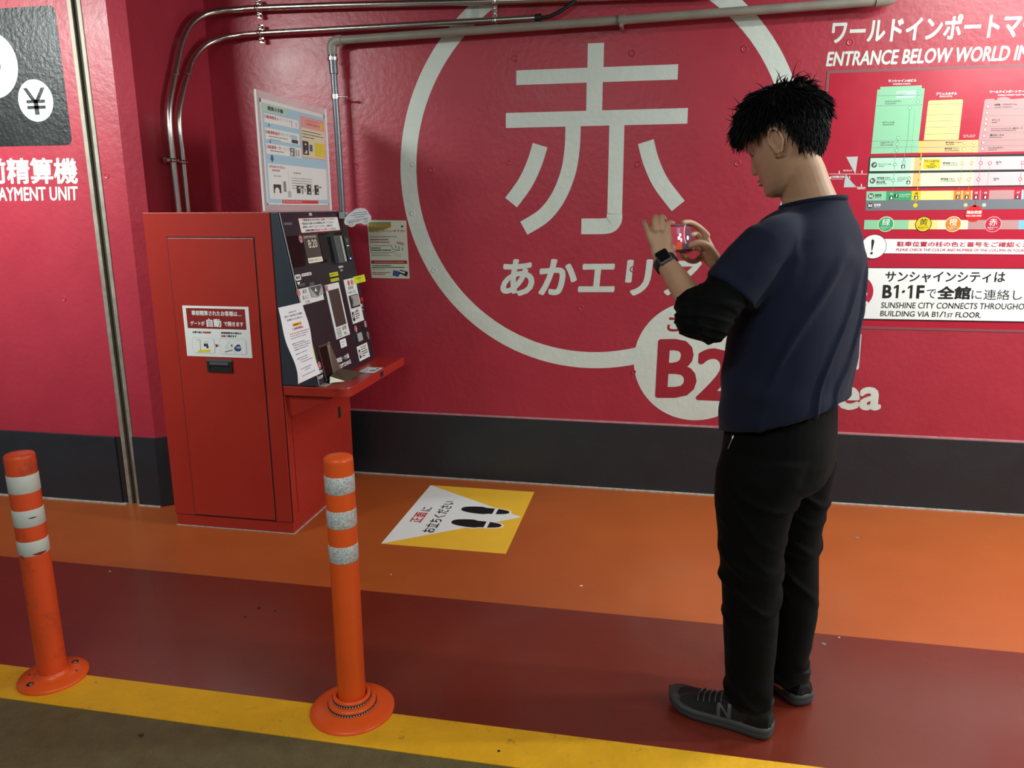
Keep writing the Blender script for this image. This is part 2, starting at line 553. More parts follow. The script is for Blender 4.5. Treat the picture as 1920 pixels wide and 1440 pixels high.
# ------------------------------------------------------------------ paint on the back wall
class WallPaint(Plane):
    """plane of a wall facing the camera; points may be given as photo pixels of that wall"""
    def __init__(s, Y, step=0.00015, sep=False):
        Plane.__init__(s, (0, Y, 0), (1, 0, 0), (0, 0, 1))
        s.Y = Y
        s.step = step
        s.sep = [] if sep else None
    def W(s, px, py):
        q = on_y(px, py, s.Y)
        return (q[0], q[2])
    def ppoly(s, pts, m):
        pts = [s.W(*p) for p in pts]
        ar = sum(pts[i-1][0]*pts[i][1]-pts[i][0]*pts[i-1][1] for i in range(len(pts)))
        s.poly(pts if ar > 0 else pts[::-1], m)
    def ptext(s, t, bl, br, tl, m, bold=0.0):
        """bottom left, bottom right, top left corner of the text box in the photo"""
        a, c, d = s.W(*bl), s.W(*br), s.W(*tl)
        s.text(t, a[0], a[1], 1, 1, m, bold, pu=(c[0]-a[0], c[1]-a[1]), pv=(d[0]-a[0], d[1]-a[1]))
    def pquad_strip(s, quads, m):
        for q in quads:
            s.ppoly(q, m)

RC, RR0, RR1 = (-0.336, 1.540), 0.848, 0.9275
DC, DR = (0.1637, 0.6614), 0.2872
p = WallPaint(YB)
p.ring(RC[0], RC[1], RR0, RR1, 'wallwhite', 120)
p.build('painted_ring', wall_back)
p = WallPaint(YB).lay(1)
p.disc(DC[0], DC[1], DR, 'wallwhite', 72)
p.build('painted_disc', wall_back)
# the big character, stroke by stroke
def curve_strip(p, pts, w, m):
    """constant width band along a smooth line"""
    pts = [Vector(q) for q in pts]
    out = []
    for i in range(len(pts)-1):
        p0 = pts[max(i-1, 0)]; p1 = pts[i]; p2 = pts[i+1]; p3 = pts[min(i+2, len(pts)-1)]
        for k in range(8):
            t = k/8
            out.append(0.5*((2*p1)+(-p0+p2)*t+(2*p0-5*p1+4*p2-p3)*t*t+(-p0+3*p1-3*p2+p3)*t*t*t))
    out.append(pts[-1])
    L, R_ = [], []
    for i, q in enumerate(out):
        d = (out[min(i+1, len(out)-1)]-out[max(i-1, 0)]).normalized()
        n = Vector((-d.y, d.x))*w/2
        L.append(q+n); R_.append(q-n)
    for i in range(len(out)-1):
        p.poly([tuple(x) for x in (R_[i], R_[i+1], L[i+1], L[i])], m)
p = WallPaint(YB).lay(1)
m = 'wallwhite'
p.rect(-0.694, 1.922, 0.028, 1.985, m)
p.rect(-0.744, 1.736, 0.078, 1.802, m)
p.rect(-0.370, 1.985, -0.298, 2.086, m)
p.rect(-0.372, 1.802, -0.300, 1.922, m)
w = 0.070
curve_strip(p, [(-0.431, 1.736), (-0.434, 1.64), (-0.452, 1.53), (-0.498, 1.42), (-0.565, 1.338), (-0.660, 1.280)], w, m)
curve_strip(p, [(-0.2325, 1.736), (-0.2325, 1.60), (-0.2325, 1.45), (-0.2325, 1.345)], 0.068, m)
curve_strip(p, [(-0.2325, 1.346), (-0.2345, 1.318), (-0.250, 1.297), (-0.280, 1.290), (-0.33, 1.289), (-0.386, 1.289)], 0.072, m)
curve_strip(p, [(-0.583, 1.657), (-0.610, 1.575), (-0.655, 1.485), (-0.721, 1.399)], 0.072, m)
curve_strip(p, [(-0.101, 1.663), (-0.074, 1.575), (-0.026, 1.480), (0.054, 1.380)], 0.072, m)
p.build('painted_character', wall_back)
p = WallPaint(YB, sep=True).lay(1)
p.ptext('あかエリア', (937, 555), (1308, 555), (942, 486), 'wallwhite', 0.035)
p.build('painted_lettering', wall_back)
p = WallPaint(YB, sep=True).lay(2)
p.ptext('B', (1228, 746), (1304, 746), (1234, 636), 'wallred2', 0.03)
p.ptext('2', (1304, 750), (1380, 753), (1308, 652), 'wallred2', 0.03)
p.ptext('こちらは', (1250, 622), (1378, 622), (1253, 592), 'wallred2', 0.03)
p.build('painted_lettering', wall_back)
p = WallPaint(YB, sep=True).lay(1)
p.ptext('Red', (1470, 690), (1610, 694), (1474, 622), 'wallwhite', 0.035)
p.ptext('Area', (1468, 766), (1651, 770), (1472, 704), 'wallwhite', 0.035)
p.build('painted_lettering', wall_back)
p = WallPaint(YB, sep=True).lay(1)
p.ptext('ワールドインポートマート', (1557, 82), (1984, 67), (1562, 36), 'wallwhite', 0.035)
p.ptext('ENTRANCE BELOW WORLD IMPORT MART', (1548, 125), (2085, 108), (1553, 97), 'wallwhite', 0.035)
p.build('painted_lettering', wall_back)

# left wall: black square with the P, yen disc, lettering
p = WallPaint(YL)
x1 = -2.530
p.rect(x1-0.92, 1.648, x1, 2.206, 'black', 0.028)
p.build('painted_square', wall_left)
p = WallPaint(YL).lay(1)
# big P whose bowl reaches into view
p.ring(-2.885, 1.985, 0.052, 0.138, 'wallwhite', 48, -PI/2, PI/2)
p.rect(-3.03, 1.847, -2.885, 1.933, 'wallwhite'); p.rect(-3.03, 2.037, -2.885, 2.123, 'wallwhite')
p.rect(-3.10, 1.70, -3.02, 2.123, 'wallwhite')
p.disc(-2.683, 1.834, 0.0865, 'wallwhite', 40)
p.build('painted_letter_and_disc', wall_left)
p = WallPaint(YL).lay(2)
cx, cz = -2.683, 1.834
for sx in (-1, 1):
    p.poly([(cx+sx*0.008-0.0105, cz+0.0), (cx+sx*0.008+0.0105, cz), (cx+sx*0.044+0.009, cz+0.052), (cx+sx*0.044-0.011, cz+0.052)], 'black')
p.rect(cx-0.011, cz-0.058, cx+0.011, cz+0.004, 'black')
p.rect(cx-0.046, cz-0.010, cx+0.046, cz+0.003, 'black')
p.rect(cx-0.046, cz-0.034, cx+0.046, cz-0.021, 'black')
p.build('painted_yen_mark', wall_left)
p = WallPaint(YL, sep=True).lay(1)
p.ptext('事前精算機', (-71, 345), (147, 345), (-75, 297), 'wallwhite', 0.03)
p.ptext('PRE-PAYMENT UNIT', (-54, 378), (147, 376), (-56, 352), 'wallwhite', 0.03)
p.build('painted_lettering', wall_left)

# ------------------------------------------------------------------ floor sticker
st = empty('floor_sticker', 'white and yellow floor sticker with black footprints between machine and man', 'sticker', (-0.85, 3.18, 0.0025))
x0, x1, y0, y1 = -1.120, -0.585, 2.832, 3.540
p = Plane((0, 0, 0.0022), (1, 0, 0), (0, 1, 0))
p.rect(x0, y0, x1, y1, 'sgold')
p.build('vinyl_sheet', st)
p = Plane((0, 0, 0.0023), (1, 0, 0), (0, 1, 0)).lay(1)
p.poly([(x0, y0), (x1-0.005, (y0+y1)/2+0.03), (x0, y1)], 'white')
def foot(p, cx, cy, m, g, front, back):
    # sole pointing to -x; g grows the outline
    pts = []
    for i in range(40):
        a = 2*PI*i/40
        c, s_ = math.cos(a), math.sin(a)
        wd = 0.043 if c < 0 else 0.034
        pts.append([cx+0.115*math.copysign(abs(c)**.9, c), cy+wd*math.copysign(abs(s_)**.78, s_)+(0.004 if c < 0 else -0.002)*abs(c)])
    pts = [(cx+(x-cx)*(1+g/0.115), cy+(y-cy)*(1+g/0.04)) for x, y in pts]
    def clip(pp, lim, sgn):
        o = []
        for i in range(len(pp)):
            a, b_ = pp[i-1], pp[i]
            ia, ib = sgn*(a[0]-lim) <= 0, sgn*(b_[0]-lim) <= 0
            if ia != ib:
                t = (lim-a[0])/(b_[0]-a[0])
                o.append((lim, a[1]+(b_[1]-a[1])*t))
            if ib:
                o.append(b_)
        return o
    if front is None:
        p.poly(pts, m)
    else:
        p.poly(clip(pts, front, 1), m)
        p.poly(clip(pts, back, -1), m)
p.lay(2)
for k, (fx, fy) in enumerate(((-0.770, 3.260), (-0.775, 3.105))):
    foot(p, fx, fy, 'white', 0.010, None, None)
p.build('white_print', st)
p = Plane((0, 0, 0.0024), (1, 0, 0), (0, 1, 0)).lay(3)
for k, (fx, fy) in enumerate(((-0.770, 3.260), (-0.775, 3.105))):
    foot(p, fx, fy, 'ink', 0, fx+0.040, fx+0.056)
p.build('footprints', st)
p = Plane((0, 0, 0.0024), (0, 1, 0), (-1, 0, 0)).lay(2)
# reads along +y, its top towards -x
p.sep = []
p.lay(3)
p.text('正面', 3.070, 1.022, 0.118, 0.055, 'red', 0.018)
p.text('に', 3.205, 1.020, 0.045, 0.046, 'ink', 0.015)
p.text('お立ちください', 2.975, 0.934, 0.370, 0.058, 'ink', 0.018)
p.build('lettering', st)
# crumbs and scuffs on the floor
for i, (px, py, w_, m) in enumerate(((206, 1071, .004, 'white'), (733, 1077, .004, 'white'), (1090, 1098, .006, 'white'), (1573, 1195, .006, 'caulk'), (1608, 1008, .012, 'grey'), (485, 1140, .009, 'ink'),
                                     (459, 1156, .007, 'ink'), (935, 1408, .006, 'ink'), (265, 1378, .008, 'ink'), (516, 1145, .006, 'ink'), (1545, 1207, .008, 'grey'))):
    x, y, _ = on_z(px, py, 0.003)
    b = B()
    rn = random.Random(i)
    b.prism([(x+w_*math.cos(a*PI/3)*rn.uniform(.5, 1.2), y+w_*math.sin(a*PI/3)*rn.uniform(.5, 1.2), 0.0026) for a in range(6)], (0, 0, 0.0006), m)
    b.build('floor_speck', floor)
# ------------------------------------------------------------------ payment machine
CX0, CX1, CY0, CY1, CZ = -2.090, -1.530, 2.852, 3.520, 1.363
mach = empty('payment_machine', 'red parking payment machine with slanted dark control panel and shelf', 'machine', (-1.81, 3.18, 0))
b = B()
b.box((CX0, CY0, 0.056), (CX1, CY1, CZ), 'cab')
b.build('cabinet_body', mach, 0.0025)
box('base_plinth', (CX0+0.004, CY0+0.004, 0.0055), (CX1+0.004, CY1, 0.0535), 'cab', mach, 0.002)
box('floor_seal', (CX0+0.001, CY0+0.001, 0.0023), (CX1+0.008, CY1, 0.005), 'caulk', mach)
# service door on the side turned to the camera
box('door_gap', (-1.991, CY0-0.0006, 0.058), (-1.601, CY0-0.0002, 1.267), 'rubber', mach)
door = box('door', (-1.987, CY0-0.0045, 0.063), (-1.606, CY0-0.0008, 1.262), 'cab', mach, 0.0015)
b = B()
hx0, hx1, hz0, hz1 = -1.857, -1.743, 0.712, 0.767
yf = CY0-0.0048
b.box((hx0, yf-0.006, hz0), (hx1, yf, hz0+0.010), 'rubber')
b.box((hx0, yf-0.006, hz1-0.010), (hx1, yf, hz1), 'plast')
b.box((hx0, yf-0.006, hz0+0.010), (hx0+0.012, yf, hz1-0.010), 'rubber')
b.box((hx1-0.012, yf-0.006, hz0+0.010), (hx1, yf, hz1-0.010), 'rubber')
b.box((hx0+0.012, yf-0.002, hz0+0.010), (hx1-0.012, yf, hz1-0.010), 'rubber')
b.box((hx0+0.014, yf-0.009, hz1-0.024), (hx1-0.014, yf-0.002, hz1-0.012), 'plast')
b.build('door_handle', door)
# A4 notice on the door
dn = box('door_notice', (-1.948, CY0-0.0054, 0.776), (-1.650, CY0-0.0048, 0.988), 'white', door)
p = Plane((-1.948, CY0-0.0054, 0.776), (1, 0, 0), (0, 0, 1))
p.rect(0.016, 0.118, 0.282, 0.202, 'dred')
p.lay(1)
p.text('事前精算されたお客様は…', 0.040, 0.172, 0.225, 0.021, 'white', 0.03)
p.text('ゲートが', 0.030, 0.130, 0.066, 0.019, 'white', 0.03)
p.text('自動', 0.104, 0.125, 0.068, 0.035, 'white', 0.04)
p.text('で開きます', 0.183, 0.130, 0.088, 0.019, 'white', 0.03)
p.text('お帰り前に', 0.036, 0.098, 0.045, 0.0085, 'ink', 0.03)
p.text('事前精算', 0.083, 0.098, 0.037, 0.0085, 'red', 0.03)
p.text('事前精算済の場合は', 0.166, 0.098, 0.092, 0.0085, 'ink', 0.03)
p.text('自動', 0.166, 0.085, 0.020, 0.0085, 'red', 0.03)
p.text('で開きます', 0.188, 0.085, 0.047, 0.0085, 'ink', 0.03)
for u0, u1 in ((0.030, 0.132), (0.156, 0.276)):
    p.rect(u0, 0.013, u1, 0.079, 'lgrey', 0.010)
p.lay(2)
for u0, u1 in ((0.030, 0.132), (0.156, 0.276)):
    p.rect(u0+0.0012, 0.0142, u1-0.0012, 0.0778, 'white', 0.009)
p.poly([(0.136, 0.040), (0.152, 0.048), (0.136, 0.056)], 'dred')
p.lay(3)
p.poly([(0.048, 0.016), (0.108, 0.018), (0.112, 0.030), (0.060, 0.027)], 'yel')
p.line((0.066, 0.026), (0.068, 0.070), 0.0016, 'ink'); p.line((0.050, 0.070), (0.068, 0.070), 0.0012, 'ink')
p.rect(0.083, 0.043, 0.093, 0.055, 'ink'); p.poly([(0.094, 0.036), (0.104, 0.036), (0.101, 0.057), (0.094, 0.054)], 'ink')
p.lines(0.084, 0.064, 0.024, 2, 0.006, 0.0012, 'grey', 1)
p.line((0.182, 0.040), (0.204, 0.070), 0.0010, 'grey'); p.line((0.176, 0.022), (0.212, 0.031), 0.0045, 'grey')
p.line((0.182, 0.040), (0.200, 0.034), 0.001, 'grey'); p.line((0.212, 0.031), (0.230, 0.018), 0.0008, 'ink')
p.rect(0.206, 0.044, 0.214, 0.055, 'grey')
p.disc(0.236, 0.038, 0.016, 'navy', 24, 0.012)
p.disc(0.240, 0.046, 0.010, 'navy')
p.lay(4)
p.disc(0.240, 0.043, 0.010, 'lgrey', 20, 0.0045)
p.build('notice_print', dn)

# vertical seam and slate-blue cheek of the console
b = B()
zt, zb = CZ, 0.664
xt, xb = -1.495, -1.371
b.add([(CX1+0.004, CY0, zb), (xb, CY0, zb), (xt, CY0, zt), (CX1+0.004, CY0, zt),
       (CX1+0.004, CY1-0.02, zb), (xb, CY1-0.02, zb), (xt, CY1-0.02, zt), (CX1+0.004, CY1-0.02, zt)],
      [(0, 1, 2, 3), (7, 6, 5, 4), (0, 4, 5, 1), (1, 5, 6, 2), (2, 6, 7, 3), (3, 7, 4, 0)], 'slate')
cons = b.build('console', mach, 0.004)
box('console_gap', (CX1+0.0002, CY0+0.004, 0.06), (CX1+0.0038, CY1-0.02, CZ-0.004), 'rubber', mach)
# control panel: local frame s along +y, t up the slope, origin = top left corner
PO = Vector((xt, CY0, zt))
PU = Vector((0, 1, 0))
PV = Vector((xt-xb, 0, zt-zb)).normalized()
PN = PU.cross(PV).normalized()
def PP(s, t, o=0.0):
    return PO + PU*s + PV*t + PN*o
def pbox(name, s0, t0, s1, t1, o0, o1, m, parent, bevel=0.0):
    b = B()
    c = [PP(s0, t0, o0), PP(s1, t0, o0), PP(s1, t1, o0), PP(s0, t1, o0)]
    b.prism([q+PN*(o1-o0) for q in c], -PN*(o1-o0), m)
    return b.build(name, parent, bevel, weld=True)
TB = -0.704
pan = pbox('control_panel', 0.004, TB, 0.628, -0.004, 0.0008, 0.0050, 'panel', cons, 0.0012)
pbox('panel_seam', 0.600, -0.30, 0.603, -0.006, 0.0050, 0.0056, 'slate', pan)
F = 0.0052
pbox('edge_strip', 0.0015, TB, 0.0055, -0.004, 0.0052, 0.0064, 'lgrey', pan)
pbox('edge_strip', 0.6235, TB, 0.6265, -0.004, 0.0052, 0.0064, 'steeld', pan)
# screen behind smoked glass
b = B()
pbox('screen_glass', 0.018, -0.222, 0.560, -0.096, F, F+0.0012, 'glass_dark', pan)
scr = pbox('screen', 0.150, -0.216, 0.292, -0.097, F+0.0014, F+0.0028, 'lcd', pan)
def pplane(off=F):
    return Plane(PO+PN*off, PU, PV)
p = pplane(F+0.003)
p.text('2022年10月3日(月)', 0.158, -0.112, 0.118, 0.011, 'lcdtxt', 0.0)
p.text('8:20', 0.186, -0.152, 0.084, 0.034, 'lcdtxt', 0.0)
p.rect(0.152, -0.214, 0.290, -0.193, 'lcdtxt', 0.004)
p.lay(1)
p.text('領収証は先にお取りください', 0.160, -0.208, 0.120, 0.009, 'ink', 0.0)
p.build('screen_digits', scr)
pbox('side_window', 0.305, -0.208, 0.385, -0.104, F+0.0014, F+0.0018, 'rubber', pan)
# reader and handset block
hs = pbox('call_unit', 0.415, -0.236, 0.556, -0.112, F, F+0.024, 'plast', pan, 0.004)
pbox('handset', 0.495, -0.234, 0.540, -0.114, F+0.0245, F+0.034, 'glass_dark', hs, 0.004)
pbox('silver_trim', 0.466, -0.232, 0.486, -0.116, F+0.0245, F+0.029, 'plastl', hs, 0.002)
pbox('handset_button', 0.503, -0.150, 0.531, -0.128, F+0.0345, F+0.0365, 'plast', hs, 0.001)
pbox('handset_mark', 0.505, -0.166, 0.530, -0.161, F+0.0343, F+0.0349, 'white', hs)
pbox('status_lamp', 0.512, -0.226, 0.520, -0.219, F+0.0343, F+0.0352, 'led', hs)
# printed marks straight on the panel
p = pplane()
p.rect(0.262, -0.018, 0.290, -0.006, 'lgrey', 0.002)
p.text('amano', 0.020, -0.052, 0.070, 0.010, 'grey', 0.03)
p.disc(0.036, -0.262, 0.0125, 'white'); p.disc(0.050, -0.262, 0.0125, 'white'); p.disc(0.022, -0.262, 0.0125, 'white')
p.poly([(0.030, -0.296), (0.044, -0.280), (0.016, -0.280)][::1], 'white')
p.rect(0.070, -0.262, 0.160, -0.250, 'white', 0.004)
yy_ = [pbox('yellow_label', 0.330, -0.287, 0.422, -0.270, F, F+0.0004, 'lime', pan), pbox('yellow_label', 0.330, -0.309, 0.418, -0.296, F, F+0.0004, 'lime', pan)]
p.text('係員呼出', 0.440, -0.257, 0.052, 0.011, 'white', 0.03)
p.text('CALL', 0.452, -0.271, 0.028, 0.009, 'white', 0.03)
p.text('領収証・つり銭', 0.210, -0.655, 0.135, 0.022, 'white', 0.04)
p.text('RECEIPT/CHANGE', 0.208, -0.681, 0.145, 0.018, 'white', 0.03)
p.text('領収証発行', 0.002, -0.662, 0.060, 0.014, 'white', 0.04)
p.text('RECEIPT', 0.012, -0.682, 0.046, 0.012, 'white', 0.03)
p.rect(0.600, -0.456, 0.655-0.035, -0.438, 'lgrey', 0.006)
p.text('とりけし', 0.585, -0.472, 0.035, 0.009, 'white', 0.03)
p.ring(0.606, -0.590, 0.008, 0.012, 'lgrey', 20)
p.text('IC', 0.598, -0.612, 0.018, 0.008, 'lgrey', 0.03)
p.lay(1)
for k in range(3):
    p.text('硬'[0:1] if False else '100'[k], 0.0185+0.0138*k, -0.2675, 0.007, 0.011, 'ink', 0.03)
p.text('1000円以外の紙幣', 0.074, -0.2595, 0.080, 0.007, 'ink', 0.0)
p.text('高額紙幣は使用不可', 0.334, -0.2825, 0.084, 0.008, 'ink', 0.0)
p.text('お取り忘れ注意', 0.334, -0.3055, 0.078, 0.007, 'ink', 0.0)
p.build('panel_print', pan)
# numbered red markers
def marker(n, s, t):
    p = pplane(F+0.0016).lay(2)
    p.disc(s, t, 0.0150, 'white'); p.lay(3).disc(s, t, 0.0132, 'red')
    p.lay(4).text(n, s-0.0045, t-0.009, 0.009, 0.018, 'white', 0.03)
    p.build('number_marker', pan)
for n, s, t in (('5', 0.006, -0.322), ('5', 0.268, -0.330), ('１', 0.508, -0.331), ('2', 0.548, -0.331), ('4', 0.478, -0.543),
                ('5', 0.598, -0.538), ('6', 0.040, -0.628), ('2', 0.130, -0.112)):
    marker(n, s, t)
# white notice above the screen
nt_ = pbox('notice_label', 0.150, -0.089, 0.548, -0.026, F, F+0.0010, 'red', pan)
p = pplane(F+0.001)
p.rect(0.1525, -0.0865, 0.5455, -0.0285, 'white')
p.lay(1)
for k, t in enumerate(('・ご精算後は20分以内に出庫してください', '・領収証が必要な方は精算後に押してください', '・紙幣は一枚ずつ入れてください。両替不可')):
    p.text(t, 0.165, -0.0405-0.0145*k, 0.345-0.02*k, 0.010, 'ink', 0.02)
p.text('※故障の際は', 0.190, -0.084, 0.09, 0.010, 'ink', 0.02)
p.text('呼出ボタンを押して', 0.284, -0.084, 0.15, 0.010, 'red', 0.02)
p.text('ください', 0.438, -0.084, 0.06, 0.010, 'ink', 0.02)
p.build('label_print', nt_)
# coin slot
co = pbox('coin_slot', 0.010, -0.374, 0.222, -0.308, F, F+0.0022, 'white', pan, 0.0008)
p = pplane(F+0.0022)
p.text('硬貨', 0.040, -0.331, 0.040, 0.018, 'ink', 0.0)
p.text('投入口', 0.030, -0.354, 0.056, 0.018, 'ink', 0.0)
p.text('COIN', 0.044, -0.370, 0.040, 0.010, 'ink', 0.0)
p.build('slot_print', co)
b = B()
c0 = (0.158, -0.352)
for pts, m in (([(0.095, -0.310), (0.215, -0.310), (0.158, -0.356)], 'plast'),
               ([(0.095, -0.310), (0.158, -0.356), (0.105, -0.352)], 'plastl'), ([(0.158, -0.356), (0.215, -0.310), (0.215, -0.348)], 'plastl')):
    b.prism([PP(s, t, F+0.0060) for s, t in pts][::-1] if m == 'plast' else [PP(s, t, F+0.0090) for s, t in pts], -PN*0.0036 if m == 'plast' else -PN*0.0066, m)
b.build('coin_funnel', co, weld=True)
p = pplane(F+0.0064)
p.poly([(0.140, -0.332), (0.166, -0.332), (0.153, -0.316)], 'white')
p.build('funnel_arrow', co)
pbox('slot_mark', 0.030, -0.300, 0.080, -0.288, F, F+0.0015, 'plast', pan)
pbox('slot_mark', 0.118, -0.306, 0.165, -0.292, F, F+0.0015, 'plast', pan)
# bill slot
bi = pbox('bill_slot', 0.256, -0.556, 0.404, -0.316, F, F+0.0022, 'white', pan, 0.0008)
pbox('bill_window', 0.275, -0.504, 0.382, -0.342, F+0.0024, F+0.0060, mat('warm grey plastic', (0.075, 0.055, 0.048, 1), 0.35), bi, 0.001)
p = pplane(F+0.0024)
p.text('紙幣', 0.335, -0.528, 0.045, 0.018, 'ink', 0.0)
p.text('BILL', 0.345, -0.548, 0.032, 0.012, 'ink', 0.0)
for k in range(4):
    u = 0.272+0.012*k
    p.poly([(u, -0.516), (u+0.010, -0.516), (u+0.005, -0.510)], 'ink')
    p.poly([(u, -0.546), (u+0.005, -0.552), (u+0.010, -0.546)], 'ink')
p.rect(0.270, -0.543, 0.320, -0.519, 'lgrey', 0.003)
p.build('slot_print', bi)
# ticket slot
ti = pbox('ticket_slot', 0.462, -0.518, 0.596, -0.312, F, F+0.0022, 'white', pan, 0.0008)
pbox('ticket_mouth', 0.476, -0.448, 0.582, -0.388, F+0.0024, F+0.0045, 'rubber', ti, 0.001)
b = B()
for k in range(9):
    t0 = -0.440+0.0055*k
    wv = 0.043-0.012*abs(math.sin(k/8*PI))
    b.prism([PP(0.530-wv, t0, F+0.012), PP(0.530+wv, t0, F+0.012), PP(0.530+wv, t0+0.0050, F+0.012), PP(0.530-wv, t0+0.0050, F+0.012)], -PN*0.0072, 'plastl')
b.build('ticket_guide', ti, weld=True)
p = pplane(F+0.0024)
p.text('駐車券', 0.492, -0.362, 0.060, 0.016, 'ink', 0.0)
p.text('PARKING TICKET', 0.478, -0.380, 0.092, 0.011, 'grey', 0.0)
p.rect(0.470, -0.506, 0.494, -0.464, 'ink', 0.004)
p.lines(0.505, -0.470, 0.05, 4, 0.010, 0.004, 'ink', 5)
p.text('1 駐車券', 0.516, -0.466, 0.036, 0.008, 'ink', 0.0)
p.lay(1); p.rect(0.477, -0.492, 0.487, -0.478, 'white'); p.poly([(0.478, -0.478), (0.486, -0.478), (0.482, -0.470)], 'white')
p.build('slot_print', ti)
yt = pbox('yellow_tag', 0.572, -0.342, 0.712, -0.308, F+0.0026, F+0.0034, 'lime', pan)
p = pplane(F+0.0034)
p.text('先に駐車券を入れて', 0.600, -0.324, 0.085, 0.010, 'ink', 0.0)
p.text('ください', 0.625, -0.337, 0.040, 0.009, 'ink', 0.0)
p.build('tag_print', yt)
# lower right: card slot and labels, small button
cs = pbox('card_slot', 0.462, -0.606, 0.532, -0.562, F, F+0.0025, 'rubber', pan, 0.001)
pbox('card_guide', 0.468, -0.604, 0.516, -0.564, F+0.0028, F+0.012, 'plastl', cs, 0.003)
pbox('card_reader', 0.534, -0.606, 0.590, -0.555, F, F+0.0022, 'rubber', pan, 0.001)
wl = pbox('card_label', 0.446, -0.692, 0.574, -0.623, F, F+0.0012, 'white', pan)
p = pplane(F+0.0012)
p.rect(0.456, -0.680, 0.476, -0.640, 'ink', 0.003)
p.lines(0.488, -0.636, 0.07, 5, 0.0105, 0.0042, 'ink', 9)
p.lay(1); p.rect(0.461, -0.668, 0.471, -0.650, 'white')
p.build('label_print', wl)
sl = pbox('small_label', 0.284, -0.600, 0.348, -0.564, F, F+0.0012, 'paper', pan, 0.001)
p = pplane(F+0.0012)
p.lines(0.294, -0.578, 0.04, 2, 0.012, 0.003, 'grey', 3)
p.build('label_print', sl)
b = B()
b.tube([PP(0.610, -0.420, F), PP(0.610, -0.420, F+0.009)], 0.011, 'hotred', 18)
b.build('cancel_button', pan)
pbox('button_plate', 0.575, -0.440, 0.624, -0.402, F-0.0001, F+0.0006, 'rubber', pan)
# receipt pocket with its bent steel fin
rp = pbox('receipt_pocket', 0.064, -0.700, 0.186, -0.552, F, F+0.0018, 'glass_dark', pan)
b = B()
b.prism([PP(0.062, -0.702, F+0.007), PP(0.070, -0.702, F+0.007), PP(0.070, -0.552, F+0.003), PP(0.062, -0.552, F+0.003)], -PN*0.002, 'steeld')
b.prism([PP(0.070, -0.560, F+0.008), PP(0.186, -0.560, F+0.008), PP(0.186, -0.552, F+0.004), PP(0.070, -0.552, F+0.004)], -PN*0.002, 'steeld')
b.build('pocket_frame', rp, weld=True)
b = B()
# the fin: a tapering plate standing off the panel, left edge bent outwards
b.add([PP(0.148, -0.556, F+0.003), PP(0.166, -0.548, F+0.008), PP(0.204, -0.690, F+0.016), PP(0.142, -0.698, F+0.006),
       PP(0.148, -0.556, F+0.001), PP(0.166, -0.548, F+0.005), PP(0.202, -0.690, F+0.012), PP(0.142, -0.698, F+0.003)],
      [(3, 2, 1, 0), (4, 5, 6, 7), (0, 1, 5, 4), (1, 2, 6, 5), (2, 3, 7, 6), (3, 0, 4, 7)], 'steeld')
b.build('receipt_fin', rp)
# shelf
SZ0, SZ1 = 0.622, 0.662
pts = [(-1.5255, CY0), (-1.285, CY0)]
for i in range(1, 7):
    a = -PI/2 + i*PI/12
    pts.append((-1.285+0.049*math.cos(a), CY0+0.049+0.049*math.sin(a)))
pts += [(-1.236, CY1+0.020)]
pts += [(-1.248, CY1+0.028), (-1.5255, CY1+0.028)]
b = B()
b.prism([(x, y, SZ0) for x, y in pts][::-1], (0, 0, SZ1-SZ0), 'cab')
shelf = b.build('shelf', mach, 0.003)
box('shelf_slot', (-1.2365, 3.208, 0.632), (-1.2352, 3.246, 0.654), 'rubber', shelf)
b = B()
b.prism([(-1.5255, CY0+0.02, SZ0-0.001), (-1.5255, CY0+0.02, 0.52), (-1.300, CY0+0.02, SZ0-0.001)], (0, 0.012, 0), 'cab')
# bracket under the shelf
b.build('shelf_bracket', mach, weld=True)
b = B()
b.prism([(-1.5255, 3.43, SZ0-0.001), (-1.5255, 3.43, 0.52), (-1.300, 3.43, SZ0-0.001)], (0, 0.012, 0), 'cab')
b.build('shelf_bracket', mach, weld=True)
# bent steel chute on the shelf, in front of the pocket
b = B()
zs = SZ1+0.0015
A0, A1, A2, A3 = (-1.362, 2.915, zs), (-1.362, 3.055, zs), (-1.300, 3.120, zs), (-1.318, 2.945, zs)
top = (-1.362, 3.04, zs+0.045)
b.add([A0, A3, (-1.345, 2.985, zs+0.004)], [(0, 1, 2)], 'steeld')
b.add([(-1.352, 2.925, zs), (-1.305, 2.975, zs), (-1.366, 3.000, zs+0.030), (-1.355, 2.940, zs+0.026)], [(0, 1, 2, 3)], 'steeld')
b.add([(-1.305, 2.975, zs), (-1.270, 3.115, zs+0.008), (-1.366, 3.045, zs+0.040), (-1.366, 3.000, zs+0.030)], [(0, 1, 2, 3)], 'steeld')
b.add([(-1.305, 2.975, zs), (-1.352, 2.925, zs), (-1.355, 2.940, zs+0.026), (-1.366, 3.000, zs+0.030)], [(0, 1, 2, 3)], 'steeld')
b.build('steel_chute', shelf)
p = Plane((0, 0, SZ1), (0, 1, 0), (-1, 0, 0))
p.rect(2.870, 1.342, 2.938, 1.388, 'paper2'); p.rect(3.155, 1.243, 3.275, 1.322, 'blue')
p.lay(1)
p.lines(2.878, 1.376, 0.05, 3, 0.011, 0.004, 'grey', 8)
p.rect(3.158, 1.246, 3.272, 1.319, 'white')
p.lay(2)
p.lines(3.165, 1.305, 0.09, 2, 0.010, 0.004, 'ink', 4)
p.disc(3.205, 1.270, 0.016, 'grey'); p.disc(3.245, 1.262, 0.012, 'ink', 20, 0.006)
p.build('shelf_stickers', shelf)
